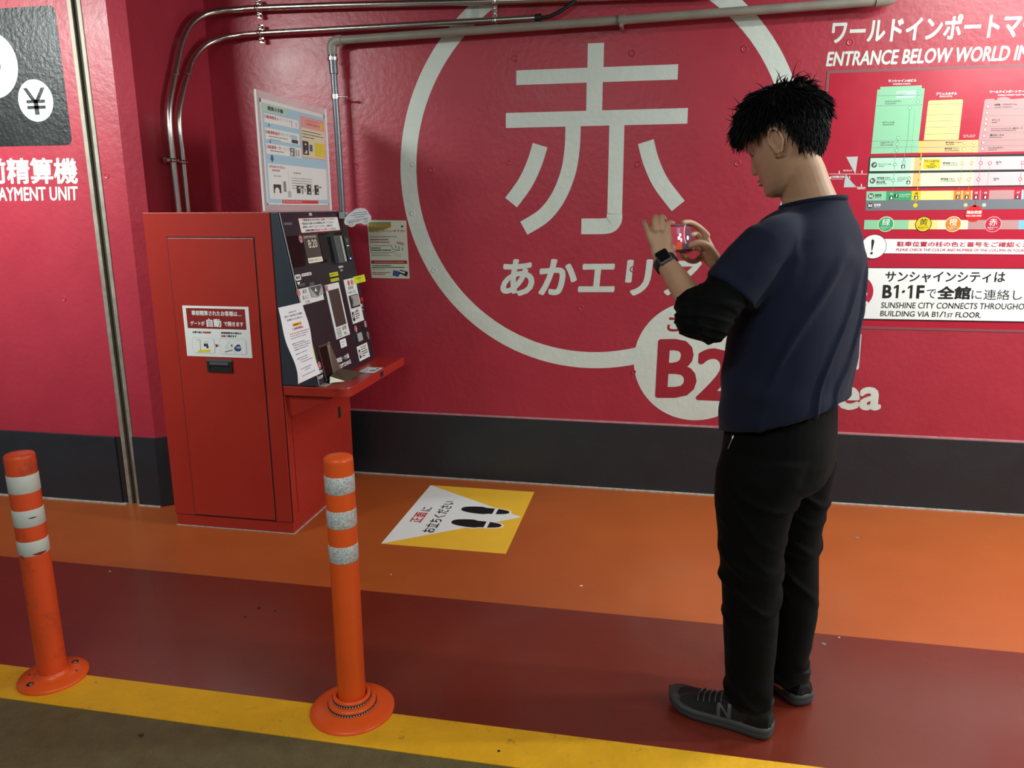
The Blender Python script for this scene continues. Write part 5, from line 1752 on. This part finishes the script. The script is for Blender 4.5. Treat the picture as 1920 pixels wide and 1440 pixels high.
# left hand: back towards the camera, fingers up and over the phone
YK = 1.995
kp = [P3(1217, 437, YK+0.004), P3(1229, 431, YK-0.002), P3(1241, 431, YK), P3(1252, 437, YK+0.006)]     # pinky .. index knuckles
palm(bd, WR_L+Vector((-0.002, 0.004, 0.006)), kp[0], kp[3], (0.25, 1, 0.05), 0.0145, wid_w=0.0255)
finger(bd, [kp[0], P3(1211.5, 424, YK+0.014), P3(1208.5, 417, YK+0.032), P3(1211, 419, YK+0.048)], 0.0088, 0.0064)
finger(bd, [kp[1], P3(1227.5, 414, YK+0.012), P3(1229, 407, YK+0.036), P3(1233, 410, YK+0.056)], 0.0094, 0.0070)
finger(bd, [kp[2], P3(1240.5, 413, YK+0.010), P3(1240.5, 406.5, YK+0.034), P3(1246, 411, YK+0.058)], 0.0096, 0.0072)
finger(bd, [kp[3], P3(1251.5, 423, YK+0.016), P3(1254, 418, YK+0.038), P3(1262, 419, YK+0.058)], 0.0093, 0.0070)
finger(bd, [P3(1252, 472, YK+0.004), P3(1260, 466, YK+0.024), P3(1258, 474, YK+0.050), P3(1262, 478, YK+0.072)], 0.0125, 0.0085)
# right hand: thumb on the screen, index over the top edge, the others curl behind and below
pr0, pr1 = P3(1322, 441, 2.188), P3(1316, 480, 2.218)
palm(bd, WR_R+Vector((-0.004, 0, 0.006)), pr0, pr1, (-0.55, -0.80, 0.2), 0.0150, wid_w=0.0235)
finger(bd, [pr0+Vector((0.004, 0, 0)), P3(1311, 427, 2.184), P3(1295, 417.5, 2.160), P3(1280, 417.5, 2.135)], 0.0100, 0.0072)
finger(bd, [pr0.lerp(pr1, .35), P3(1306, 440, 2.214), P3(1290, 443, 2.184), P3(1272, 447, 2.140)], 0.0098, 0.0074)
finger(bd, [pr0.lerp(pr1, .68), P3(1302, 464, 2.218), P3(1288, 470, 2.184), P3(1274, 470, 2.142)], 0.0094, 0.0070)
finger(bd, [pr1, P3(1305, 489, 2.214), P3(1293, 489, 2.182), P3(1280, 480, 2.150)], 0.0088, 0.0064)
finger(bd, [P3(1340, 482, 2.184), P3(1327, 463, 2.162), P3(1311, 456, 2.150), P3(1293, 461, 2.143)], 0.0150, 0.0082)
limb(bd, [(P3(1337, 490, 2.194), 0.018), (P3(1326, 470, 2.182), 0.0165)], 'skin', 14, 3)

person = remeshed(bd, 'person', 0.0030, 3, None, 'skin', 0.5)
tag(person, 'young man in navy T-shirt and black trousers photographing with a phone', 'person')

# eyes, brows, lips
for sg in (1, -1):
    b = B()
    b.lathe([(0.0001, -0.0115), (0.006, -0.010), (0.0098, -0.006), (0.0115, 0), (0.0098, 0.006), (0.006, 0.010), (0.0001, 0.0115)], (0, 0, 0), 'eyewhite', 20)
    c = HL(0.0630, sg*0.031, 0.002)
    b.v = [tuple(Vector(v)+c) for v in b.v]
    k = B(); k.v, k.f, k.m, k.mats, k.sm = b.v, b.f, b.m, b.mats, b.sm
    q = HL(0.0722, sg*0.0320, -0.004)
    k.lathe([(0.0001, -0.003), (0.0035, -0.002), (0.0045, 0), (0.0035, 0.002), (0.0001, 0.003)], q, 'iris', 14)
    k.build('eye', person)
    b = B()
    limb(b, [(HL(0.0880, sg*0.014, 0.024), 0.0022), (HL(0.0885, sg*0.028, 0.029), 0.0026), (HL(0.080, sg*0.046, 0.027), 0.0015)], 'hair', 8, 4)
    b.build('eyebrow', person)
    b = B()
    limb(b, [(HL(0.0770, sg*0.020, 0.000), 0.0015), (HL(0.0785, sg*0.032, 0.002), 0.0024), (HL(0.073, sg*0.044, 0.000), 0.0014)], 'skin', 8, 4)
    c = HL(0.0630, sg*0.031, 0.002)
    vs = []
    for i in range(9):
        th = math.radians(-42+i*16)       # from just below the middle to the back of the crown of the ball
        for k in range(15):
            ph_ = math.radians(-84+k*12)
            rr_ = 0.0124
            vs.append(c+HX*(rr_*math.cos(th)*math.cos(ph_))+HY*(rr_*math.cos(th)*math.sin(ph_))+HZ*(rr_*math.sin(th)))
    b.add(vs, [(i*15+k, i*15+k+1, (i+1)*15+k+1, (i+1)*15+k) for i in range(8) for k in range(14)], 'skin', True)
    b.build('eyelid', person)
b = B()
for zz, rr in ((-0.0645, 0.0034), (-0.0745, 0.0040)):
    limb(b, [(HL(0.080, 0.020, zz*1.0-0.0015), 0.0014), (HL(0.0895, 0.009, zz), rr*.8), (HL(0.0915, 0, zz), rr*.8), (HL(0.0895, -0.009, zz), rr*.8), (HL(0.080, -0.020, zz-0.0015), 0.0014)], 'lipskin', 8, 3)
b.build('lips', person, weld=True)

# hair: a close cap and many separate locks
rnh = random.Random(11)
def hairline(a):
    """lowest z of hair for the angle a (0 front, pi back)"""
    d = abs((a+PI) % (2*PI)-PI)/PI      # 0 front .. 1 back
    return np.interp(d, [0, .22, .36, .44, .50, .56, .62, .72, 1.0], [.062, .058, .040, .022, .020, .036, -.010, -.055, -.072])
bh = B()
na_, nz2 = 72, 40
vs = []
for i in range(nz2):
    z = -.085+.2065*i/(nz2-1)
    for k in range(na_):
        a = 2*PI*k/na_
        hz = hairline(a)
        t = min(1, max(0, (z-hz)/0.035))
        thick = 0.013 if abs((a+PI) % (2*PI)-PI)/PI < .62 else 0.011
        off = -0.006 + (0.006+thick)*(t*t*(3-2*t)) if z > hz-0.001 else -0.008
        off += 0.006*max(0, (z-0.04)/0.08)
        x, y, z_ = head_pt(a, z, off if off else 1e-5)
        vs.append(HL(x, y, z_+(0.012*max(0, (z-0.05)/0.07)*t)))
fs = [(i*na_+k, i*na_+(k+1) % na_, (i+1)*na_+(k+1) % na_, (i+1)*na_+k) for i in range(nz2-1) for k in range(na_)]
fs += [[(nz2-1)*na_+k for k in range(na_)], list(range(na_))[::-1]]
bh.add(vs, fs, 'hair', True)
def lock(root, d0, d1, L, r, bend):
    """tapering curved lock from root, start direction d0 relaxing to d1"""
    p = Vector(root); path, rad = [], []
    n = 7
    for i in range(n):
        t = i/(n-1)
        path.append(p.copy()); rad.append(max(0.0003, r*(1-t)**0.7*(1 if t > 0 else .8)))
        d = (d0*(1-t)**1.3 + d1*(t**0.8) + bend*t).normalized()
        p = p+d*L/(n-1)
    bh.tube(path, rad, 'hair', 5, cap=False)
CROWN = Vector((-0.045, 0.0, 0.115))
cnt = 0
while cnt < 2300:
    a = rnh.uniform(0, 2*PI); z = rnh.uniform(-.06, .121)
    dd = abs((a+PI) % (2*PI)-PI)/PI
    hz = hairline(a)
    if z < hz+0.004: continue
    x, y, _ = head_pt(a, z, 0.010)
    loc = Vector((x, y, z))
    nrm = (loc-Vector((0, 0, 0.0))).normalized()
    flow = (loc-CROWN); flow -= nrm*flow.dot(nrm)
    if flow.length < 1e-4: continue
    flow.normalize()
    down = Vector((0, 0, -1)); down -= nrm*down.dot(nrm)
    swirl = nrm.cross(flow)*rnh.uniform(-.5, .5)
    jit = Vector((rnh.uniform(-1, 1), rnh.uniform(-1, 1), rnh.uniform(-1, 1)))*0.17
    front = dd < .36
    low = z < 0.03 and not front
    # world down in the local frame pulls the fringe
    wd = Vector((HX.dot(-UP), HY.dot(-UP), HZ.dot(-UP)))
    if low:
        L = rnh.uniform(.012, .026); lift = .10; r = .0022
        d1 = (down+wd*.5+jit*.5)
    elif front:
        L = rnh.uniform(.040, .062); lift = .10; r = .0034
        d1 = (flow*.25+wd*.3+down*1.2+jit*.7)
        if loc.z < .085: L *= .85
    else:
        L = rnh.uniform(.036, .060); lift = .08; r = .0034
        d1 = (flow*.4+down*1.1+wd*.2+jit*.7)
        if dd > .4 and z < .06: L *= .70
    d0 = (flow*.8+nrm*lift*1.5+swirl+jit).normalized()
    root = HL(*(loc))
    tw = lambda v: (HX*v.x+HY*v.y+HZ*v.z)
    lock(root, tw(d0), tw(d1.normalized()), L, r*rnh.uniform(.7, 1.2), tw(jit))
    cnt += 1
# fringe over the brow
for i in range(170):
    a = rnh.uniform(-1.0, 1.0)
    x, y, _ = head_pt(a, .070, 0.012)
    loc = Vector((x-.004, y, .060+rnh.uniform(0, .022)))
    wd = Vector((HX.dot(-UP), HY.dot(-UP), HZ.dot(-UP)))
    jit = Vector((rnh.uniform(-1, 1), rnh.uniform(-1, 1), rnh.uniform(-1, 1)))*0.16
    tw = lambda v: (HX*v.x+HY*v.y+HZ*v.z)
    d0 = Vector((.22, y*3, -.35))+jit
    d1 = Vector((0.12, y*2, -1.0))+wd*.3+jit
    lock(HL(*loc), tw(d0.normalized()), tw(d1.normalized()), rnh.uniform(.036, .056), .0032, tw(jit*.6))
# dense top of the head
for i in range(700):
    a = rnh.uniform(0, 2*PI); z = rnh.uniform(.088, .1215)
    x, y, _ = head_pt(a, z, 0.010)
    loc = Vector((x*rnh.uniform(.2, 1), y*rnh.uniform(.2, 1), z))
    loc.z = max(z, .118-0.5*(loc.x**2+loc.y**2)/.09)+.010
    flow = loc-CROWN; flow.z = 0
    if flow.length < .004: continue
    flow.normalize()
    jit = Vector((rnh.uniform(-1, 1), rnh.uniform(-1, 1), rnh.uniform(-1, 1)))*0.22
    tw = lambda v: (HX*v.x+HY*v.y+HZ*v.z)
    lock(HL(*loc), tw((flow+Vector((0, 0, .22))+jit).normalized()), tw((flow-Vector((0, 0, .75))+jit).normalized()), rnh.uniform(.03, .055), .0030, tw(jit))
# curly ends standing up on the crown
for i in range(60):
    a = rnh.uniform(0, 2*PI); z = rnh.uniform(.075, .118)
    x, y, _ = head_pt(a, z, 0.012)
    jit = Vector((rnh.uniform(-1, 1), rnh.uniform(-1, 1), rnh.uniform(-.2, 1)))
    tw = lambda v: (HX*v.x+HY*v.y+HZ*v.z)
    nr = Vector((x, y, z)).normalized()
    lock(HL(x, y, z+.010), tw((nr+jit*.5).normalized()), tw((jit*.8+nr*.3-Vector((0, 0, .5))).normalized()), rnh.uniform(.03, .05), .0017, tw(jit*.5))
bh.build('hair', person)

# T-shirt
bs = B()
def tring(px, py, Y, a, b_, e=2.3, F=FT, L=LT, dz=0.0, lean=0.0):
    c = P3(px, py, Y)
    return (c, L*a, F*b_+UP*lean*b_, e)
hemc = P3(1468, 775, 2.04)
tr_ = [(hemc+UP*0.002, LP_*0.190-UP*0.014, FP*0.152-UP*0.050, 2.3),
       (hemc+UP*0.037, LP_*0.190-UP*0.010, FP*0.152-UP*0.036, 2.3),
       tring(1474, 715, 2.045, 0.196, 0.152, F=(FT+FP).normalized(), L=(LT+LP_).normalized()),
       tring(1485, 650, 2.05, 0.196, 0.146), tring(1494, 590, 2.052, 0.196, 0.142), tring(1500, 530, 2.055, 0.192, 0.136), tring(1505, 475, 2.06, 0.186, 0.130),
       tring(1509, 445, 2.065, 0.172, 0.122), tring(1513, 425, 2.068, 0.150, 0.112), tring(1517, 408, 2.07, 0.122, 0.098), tring(1521, 393, 2.073, 0.097, 0.084, lean=-0.08),
       tring(1525, 381, 2.075, 0.078, 0.073, lean=-0.2)]
loft(bs, tr_, 'navycloth', 40)
def sleeve(b, sh, el, t1, r0, r1, inward, L_end=None, flat=None):
    ax = (el-sh).normalized()
    A = ax.cross(Vector((0.1, -1, 0.1))).normalized(); Bv = ax.cross(A).normalized()
    Lh = (el-sh).length*t1
    s0 = sh+inward
    loft(b, [(s0, A*r0*.7, Bv*r0*.7), (sh, A*r0*.86, Bv*r0*.86), (sh+ax*Lh*.45, A*(r0*.6+r1*.4), Bv*(r0*.55+r1*.4)), (sh+ax*Lh*.8, A*r1*.97, Bv*r1*.86), (sh+ax*Lh, A*r1, Bv*r1*.86)], 'navycloth', 28)
sleeve(bs, SH_L+UP*0.000+FT*0.004, EL_L+Vector((0.006, 0, -0.005)), 0.64, 0.070, 0.074, -LT*0.09+UP*0.012)
sleeve(bs, SH_R, EL_R, 0.62, 0.066, 0.070, LT*0.09+UP*0.012)
for sh, el, sg in ((SH_L, EL_L, 1), (SH_R, EL_R, -1)):
    ax = (el-sh).normalized()
    limb(bs, [(CHEST+UP*0.045+LT*sg*0.10, 0.052), (sh-UP*0.002-LT*sg*0.015, 0.058), (sh+ax*0.035, 0.064), (sh+ax*0.10, 0.066)], 'navycloth', 24)
    limb(bs, [(NECK0-UP*0.020+LT*sg*0.045, 0.036), (sh+UP*0.008-LT*sg*0.03, 0.046)], 'navycloth', 20)
def shirt_fold(co):
    # long soft folds hanging from the shoulders, bunching above the hem
    c = np.array(CHEST)
    r = co-c
    s_ = r@np.array(LT); f_ = r@np.array(FT); z = r[:, 2]
    q = np.stack([s_*12+z*5.0, f_*7+0*z, z*2.6-s_*1.2], 1)
    n1 = np.array([noise.noise(Vector(v)) for v in q])
    q2 = np.stack([s_*6-z*3.5, f_*5, z*14+s_*5], 1)
    n2 = np.array([noise.noise(Vector(v)+Vector((7, 3, 1))) for v in q2])
    low = np.clip((-z-0.22)/0.15, 0, 1)
    body = np.clip(1-np.abs(z-0.12)*0, 0, 1)
    ridge = 1.5*np.exp(-(n1/0.11)**2)
    back = np.clip(-f_/0.1+0.3, 0, 1)
    out = 0.0062*ridge*back*np.clip((0.06-z)/0.1, 0, 1)-0.003 + 0.013*n2*low
    top = np.clip((0.075-z)/0.05, 0, 1)
    return out*top
shirt = remeshed(bs, 'shirt', 0.0055, 14, person, 'navycloth', 0.6, shirt_fold)
shirt['label'] = 'navy short-sleeved T-shirt'
b = B()   # collar rib
cc0 = P3(1524, 384, 2.074)
pts = []
for k in range(33):
    a = 2*PI*k/32
    pts.append(cc0+LT*0.0780*math.cos(a)+FT*0.0745*math.sin(a)+UP*(0.004-0.014*math.sin(a)))
b.tube(pts, 0.0062, 'navycloth', 10, cap=False)
b.build('collar', shirt)

# black under-sleeves, pushed up above the elbows
def usleeve(sh, el, wr, cuff_t, name):
    b = B()
    cuff = el.lerp(wr, cuff_t)
    dirf = (wr-el).normalized(); diru = (el-sh).normalized()
    A0 = diru.cross(dirf).normalized()
    rings = []
    path = [(sh.lerp(el, .35), 0.051), (sh.lerp(el, .55), 0.054), (sh.lerp(el, .72), 0.056), (sh.lerp(el, .88), 0.0575), (el-(dirf-diru)*0.008, 0.0555), (el.lerp(wr, .10)-A0*0, 0.0510),
            (el.lerp(wr, .20), 0.0465), (el.lerp(wr, .30), 0.0435), (cuff, 0.0415)]
    for i, (c, r) in enumerate(path):
        t = (path[min(i+1, len(path)-1)][0]-path[max(i-1, 0)][0]).normalized()
        A = A0; Bv = t.cross(A).normalized()
        rings.append((c, A*r, Bv*r*1.04))
    loft(b, rings, 'blackcloth', 28)
    limb(b, [(el+Vector((-0.020, 0, -0.002)), 0.050), (el+Vector((0.016, 0, -0.006)), 0.054)], 'blackcloth', 20)
    def fold(co):
        r = co-np.array(el)
        u = r@np.array(diru); v = r@np.array(dirf); w = r@np.array(A0)
        q = np.stack([(u-v*.6)*34+w*10, w*9, v*10-u*4], 1)
        n1 = np.array([noise.noise(Vector(x)) for x in q])
        near = np.exp(-(np.linalg.norm(r, axis=1)/0.085)**2)
        return (0.0058*np.exp(-(n1/0.15)**2)-0.002)*(0.25+0.75*near)
    o = remeshed(b, name, 0.0042, 16, person, 'blackcloth', 0.5, fold)
    return o
usleeve(SH_L, EL_L, WR_L, 0.37, 'undershirt_sleeve')
usleeve(SH_R, EL_R, WR_R, 0.34, 'undershirt_sleeve')

# trousers
bt = B()
def pr(px, py, Y, a, b_, e=2.2, dz=0): 
    return (P3(px, py, Y), LP_*a, FP*b_, e)
loft(bt, [pr(1473, 735, 2.04, 0.160, 0.118), pr(1469, 775, 2.04, 0.166, 0.126), pr(1464, 815, 2.037, 0.172, 0.134), pr(1460, 850, 2.035, 0.174, 0.136), pr(1456, 885, 2.03, 0.166, 0.128), pr(1452, 905, 2.03, 0.12, 0.10)], 'trouser', 36)
# each leg: centre pixels, depth, half width seen, half breadth
Lr = [(1438, 850, 1.955, .112, .088), (1424, 890, 1.945, .109, .090), (1414, 935, 1.94, .100, .086), (1409, 990, 1.937, .088, .080), (1406, 1050, 1.935, .0785, .075), (1406, 1100, 1.932, .0725, .071),
      (1407, 1160, 1.926, .0690, .068), (1406, 1220, 1.92, .0655, .064), (1403, 1275, 1.914, .0610, .060), (1402, 1310, 1.910, .0590, .058)]
Rr = [(1494, 850, 2.115, .108, .088), (1492, 890, 2.11, .098, .090), (1488, 935, 2.10, .090, .086), (1486, 990, 2.09, .078, .080), (1484, 1040, 2.085, .0735, .075), (1486, 1100, 2.083, .0720, .071),
      (1485, 1150, 2.078, .0690, .068), (1480, 1200, 2.072, .0610, .064), (1474, 1245, 2.068, .0535, .060), (1472, 1268, 2.065, .0540, .058)]
for rr in (Lr, Rr):
    loft(bt, [(P3(x, y, Y), FP*w_, LP_*h_, 2.15) for x, y, Y, w_, h_ in rr], 'trouser', 32)
def tr_fold(co):
    z = co[:, 2]; x = co[:, 0]; y = co[:, 1]
    s_ = (co-np.array(PEL))@np.array(LP_); f_ = (co-np.array(PEL))@np.array(FP)
    q = np.stack([s_*5, f_*5, z*15-f_*10], 1)
    n1 = np.array([noise.noise(Vector(v)+Vector((2, 9, 4))) for v in q])
    q = np.stack([s_*7, f_*6, z*4], 1)
    n2 = np.array([noise.noise(Vector(v)+Vector((5, 1, 8))) for v in q])
    kz = np.exp(-((z-0.42)/0.10)**2)+0.9*np.exp(-((z-0.64)/0.07)**2)*np.clip(-f_*6+.7, 0, 1)+1.0*np.exp(-((z-0.09)/0.06)**2)
    return 0.0095*np.exp(-(n1/0.12)**2)*kz+0.005*n2
trs = remeshed(bt, 'trousers', 0.0060, 5, person, 'trouser', 0.5, tr_fold)
trs['label'] = 'black slim trousers'
b = B()
from mathutils.bvhtree import BVHTree
_bv = BVHTree.FromPolygons([v.co.copy() for v in trs.data.vertices], [tuple(p_.vertices) for p_ in trs.data.polygons])
def on_trousers(px, py, off=0.003):
    d = Vector(ray(px, py)).normalized()
    hit = _bv.ray_cast(Vector((0, 0, H_CAM)), d)
    return hit[0]+hit[1]*off, hit[1]
q0, q1 = on_trousers(1377, 818)[0], on_trousers(1367, 842)[0]
b.tube([q0, q0.lerp(q1, .3), q0.lerp(q1, .9), q1], [0.0034, 0.0022, 0.0016, 0.0020], 'steel', 8)
b.tube([q0-Vector((0.004, 0, 0.0)), q0+Vector((0.004, 0, 0.001))], 0.0026, 'steel', 8)
b.build('zip_pull', trs, weld=True)
b = B()
bc, bn_ = on_trousers(1493, 773, 0.0006)
b.v = []
c = bc; nn = bn_; ss = nn.cross(Vector((0, 0, 1))).normalized(); uu = ss.cross(nn)
for r_, d_ in ((0.0085, -0.002), (0.0085, 0.0018), (0.0072, 0.0028), (0.0060, 0.0016), (0.0004, 0.0014)):
    for k in range(18):
        a = 2*PI*k/18
        b.v.append(tuple(c+ss*r_*math.cos(a)+uu*r_*math.sin(a)+nn*d_))
i0 = b.mi('shoegrey')
for i in range(4):
    for k in range(18):
        b.f.append([i*18+k, i*18+(k+1) % 18, (i+1)*18+(k+1) % 18, (i+1)*18+k]); b.m.append(i0); b.sm.append(True)
b.build('pocket_button', trs)

# shoes
def shoe(heel, direc, name):
    """heel: point on the floor under the heel's back; direc: towards the toe"""
    f = Vector(direc).normalized(); l = UP.cross(f).normalized()
    L = 0.286
    Z0 = 0.0028
    def Q(x, y, z): return Vector((heel[0], heel[1], Z0))+f*x*L+l*y+UP*z
    st = [(0.0, .018, .020, .062), (0.03, .029, .020, .070), (.10, .033, .020, .078), (.22, .034, .020, .080), (.34, .035, .019, .078), (.46, .039, .018, .072), (.58, .044, .018, .060),
          (.70, .048, .019, .052), (.82, .046, .022, .046), (.91, .037, .026, .041), (.97, .023, .030, .037), (1.0, .008, .032, .034)]
    # upper
    b = B()
    n = 22
    vs, fs = [], []
    for x, w_, z0, z1 in st:
        bulge = 1.0
        for k in range(n):
            a = PI*k/(n-1)
            ca, sa = math.cos(a), math.sin(a)
            yy = w_*math.copysign(abs(ca)**.8, ca)*(1+0.04*sa)
            vs.append(Q(x, yy, z0+(z1-z0)*sa**.75))
        vs_n = n
    for i in range(len(st)-1):
        for k in range(n-1):
            fs.append((i*n+k, (i+1)*n+k, (i+1)*n+k+1, i*n+k+1))
        fs.append((i*n+n-1, (i+1)*n+n-1, (i+1)*n, i*n))
    fs.append(list(range(n))); fs.append([(len(st)-1)*n+k for k in range(n)][::-1])
    b.add(vs, fs, 'shoe', True)
    # ankle collar
    top = []
    loft(b, [(Q(.19, 0, .055), l*.034, f*.050), (Q(.185, 0, .080), l*.034, f*.050), (Q(.18, 0, .094), l*.035, f*.052-UP*.010), (Q(.18, 0, .099), l*.030, f*.046-UP*.010)], 'shoe', 24)
    r_ = remeshed(b, name, 0.0026, 4, person, 'shoe', 0.5)
    # sole
    b = B()
    out = [(x, w_*1.06+.003) for x, w_, _, _ in st]
    ring_t = []
    pts = [(-.012, 0)]+[(x, w_) for x, w_ in out[:-1]]+[(1.012, 0)]+[(x, -w_) for x, w_ in out[:-1]][::-1]
    m_ = len(pts)
    def spring(x): return 0.016*max(0, (x-.72)/.28)**1.8+0.003*max(0, (.08-x)/.08)
    lay = []
    for s_, zz in ((.93, 0.0), (1.0, .005), (1.02, .014), (1.0, .0155), (1.03, .018), (1.0, .0275), (.90, .030)):
        for x, y in pts:
            lay.append(Q(.5+(x-.5)*(1+(s_-1)*.25), y*s_, zz*(1+.15*(1-x))+spring(x)))
    k = 7
    fs = [(i*m_+j, i*m_+(j+1) % m_, (i+1)*m_+(j+1) % m_, (i+1)*m_+j) for i in range(k-1) for j in range(m_)]
    fs += [list(range(m_))[::-1], [(k-1)*m_+j for j in range(m_)]]
    b.add(lay, fs, 'sole', True)
    so = b.build('sole', r_, weld=True)
    # toe cap and heel overlay, side bars, laces
    def side(x, t, sgn, off=.0012):
        """point on the upper: station x, t 0 sole .. 1 top, outer side sgn"""
        xs = [q[0] for q in st]
        w_ = np.interp(x, xs, [q[1] for q in st]); z0 = np.interp(x, xs, [q[2] for q in st]); z1 = np.interp(x, xs, [q[3] for q in st])
        a = t*PI/2
        yy = (w_+off)*math.cos(a)**.8*(1+.04*math.sin(a))
        return Q(x, sgn*yy, z0+(z1+off-z0)*math.sin(a)**.75)
    def patch(quad, sgn, m, name_, nn_=6, off=.0016):
        b = B()
        (a0, a1), (b0, b1), (c0_, c1_), (d0_, d1_) = quad
        g = []
        for i in range(nn_+1):
            for j in range(nn_+1):
                u, v = i/nn_, j/nn_
                x = (a0*(1-u)+b0*u)*(1-v)+(d0_*(1-u)+c0_*u)*v
                t = (a1*(1-u)+b1*u)*(1-v)+(d1_*(1-u)+c1_*u)*v
                g.append(side(x, t, sgn, off))
        b.add(g, [(i*(nn_+1)+j, (i+1)*(nn_+1)+j, (i+1)*(nn_+1)+j+1, i*(nn_+1)+j+1) for i in range(nn_) for j in range(nn_)], m, True)
        return b.build(name_, r_)
    for sgn in (1, -1):
        patch(((.84, .02), (.985, .02), (.975, .75), (.87, .42)), sgn, 'shoesmooth', 'toe_guard')
        patch(((.02, .03), (.24, .03), (.16, .60), (.02, .66)), sgn, 'shoesmooth', 'heel_counter')
        # slanting bars of the side emblem
        for dx in (0.0, .052, .098):
            if dx == .052:
                patch(((.36+.0, .10), (.385+.0, .10), (.495, .62), (.470, .62)), sgn, 'shoegrey', 'side_emblem')
            else:
                patch(((.35+dx, .10), (.385+dx, .10), (.375+dx+.02, .62), (.345+dx+.02, .62)), sgn, 'shoegrey', 'side_emblem')
        patch(((.02, .80), (.17, .93), (.17, .97), (.02, .86)), sgn, 'shoegrey', 'collar_trim')
    b = B()
    for i in range(5):
        x = .46+.055*i
        pth = [side(x, .62, 1, .003), side(x+.012, .85, 1, .005), side(x+.02, 1.0, 1, .006), side(x+.012, .85, -1, .005), side(x, .62, -1, .003)]
        b.tube(pth, .0022, 'shoegrey', 6)
    b.build('laces', r_, weld=True)
    return r_
hl = on_z(1449, 1372, 0); tl = on_z(1262, 1318, 0)
dv = Vector(tl)-Vector(hl)
shoe((0.331, 1.882), (-0.93, 0.375, 0), 'shoe')
shoe((0.440, 2.030), (-0.50, 0.866, 0), 'shoe')

# wrist watch on the left wrist
wt = empty('wrist_watch', 'black smartwatch with black strap on the man\'s left wrist', 'watch', tuple(WR_L))
ax = (WR_L-EL_L).normalized()
nv_ = Vector((0.10, -1, 0.12)); nv_ = (nv_-ax*nv_.dot(ax)).normalized()
sv = ax.cross(nv_).normalized()
WC = WR_L-ax*0.004
b = B()
vs, fs = [], []
ns = 40
for w_, ro in ((-0.0115, 0.0), (-0.010, .0016), (.010, .0016), (.0115, 0.0)):
    for k in range(ns):
        a = 2*PI*k/ns
        vs.append(WC+ax*w_+nv_*(0.0255+ro)*math.cos(a)+sv*(0.0285+ro)*math.sin(a))
fs = [(i*ns+k, i*ns+(k+1) % ns, (i+1)*ns+(k+1) % ns, (i+1)*ns+k) for i in range(3) for k in range(ns)]
b.add(vs, fs, 'rubber', True)
b.build('strap', wt)
def rbox(c, A, Bv, Nv, a, b_, t, m, name_, par, r=.006, bev=.001):
    """rounded slab centred at c"""
    pts = []
    for cx_, cy_, a0 in ((a-r, -(b_-r), -90), (a-r, b_-r, 0), (-(a-r), b_-r, 90), (-(a-r), -(b_-r), 180)):
        for i in range(6):
            an_ = math.radians(a0+i*18)
            pts.append(c+A*(cx_+r*math.cos(an_))+Bv*(cy_+r*math.sin(an_))+Nv*t/2)
    bb_ = B(); bb_.prism(pts, -Nv*t, m)
    return bb_.build(name_, par, bev, weld=True)
wc = WC+nv_*0.0310
rbox(wc, ax, sv, nv_, .0185, .0165, .0105, 'plast', 'watch_case', wt, .006, .002)
rbox(wc+nv_*0.0056, ax, sv, nv_, .0165, .0145, .0012, 'glass_dark', 'watch_glass', wt, .005, .0004)

# phone held level in both hands
ph = empty('phone', 'black smartphone held sideways between the man\'s two hands', 'phone', tuple(P3(1272, 447, 2.10)))
pR = P3(1294.5, 446, 2.166); pL_ = P3(1243, 447.5, 2.040)
PA = (pR-pL_); PLn = PA.length/2; PA.normalize()
PNn = PA.cross(UP).normalized()
if PNn.x < 0: PNn = -PNn
PNn = (PNn+UP*0.10).normalized()
PUu = PNn.cross(PA).normalized()
pc = (pR+pL_)/2
rbox(pc, PA, PUu, PNn, PLn, .0355, .0085, 'rubber', 'phone_body', ph, .010, .0018)
rbox(pc+PNn*0.0044, PA, PUu, PNn, PLn-.004, .0320, .0006, 'glass_dark', 'phone_glass', ph, .007, 0)
def emit(name, col, s_=0.9):
    return mat(name, col, 0.3, emit=s_*0.45)
scm = emit('phone picture crimson', (0.30, 0.03, 0.05, 1)); sco = emit('phone picture orange', (0.42, 0.06, 0.02, 1)); scw = emit('phone picture white', (0.75, 0.75, 0.85, 1))
scd = emit('phone picture dark', (0.05, 0.03, 0.05, 1)); scb = emit('phone picture grey', (0.20, 0.16, 0.22, 1))
p = Plane(pc+PNn*0.0049, -PA if (PA.cross(PUu)).dot(PNn) < 0 else PA, PUu)
sgn_ = 1 if (p.U-PA).length < .1 else -1
p.N = PNn
p.step = 0.0001
W2 = PLn-.006
p.rect(-W2, -.030, W2, .030, scm); p.lay(1)
def px_(u0, v0, u1, v1, m):
    p.rect(sgn_*u0*W2, v0*.030, sgn_*u1*W2, v1*.030, m)
px_(-.2, -1, .25, -.35, sco); px_(.55, -.9, .95, .9, scd); px_(-.15, .35, .12, .85, scb); px_(.25, -1, .6, -.45, scd)
p.lay(2)
px_(-.10, -.15, .10, .15, scw); px_(.02, .15, .2, .40, scw); px_(.12, -.32, .25, 0.0, scw)
p.ring(sgn_*.95*W2, .010, .034, .036, scw, 20, PI*.75, PI*1.25) if sgn_ > 0 else None
p.disc(sgn_*.72*W2, .0, .006, scw, 18)
p.build('screen_picture', ph)
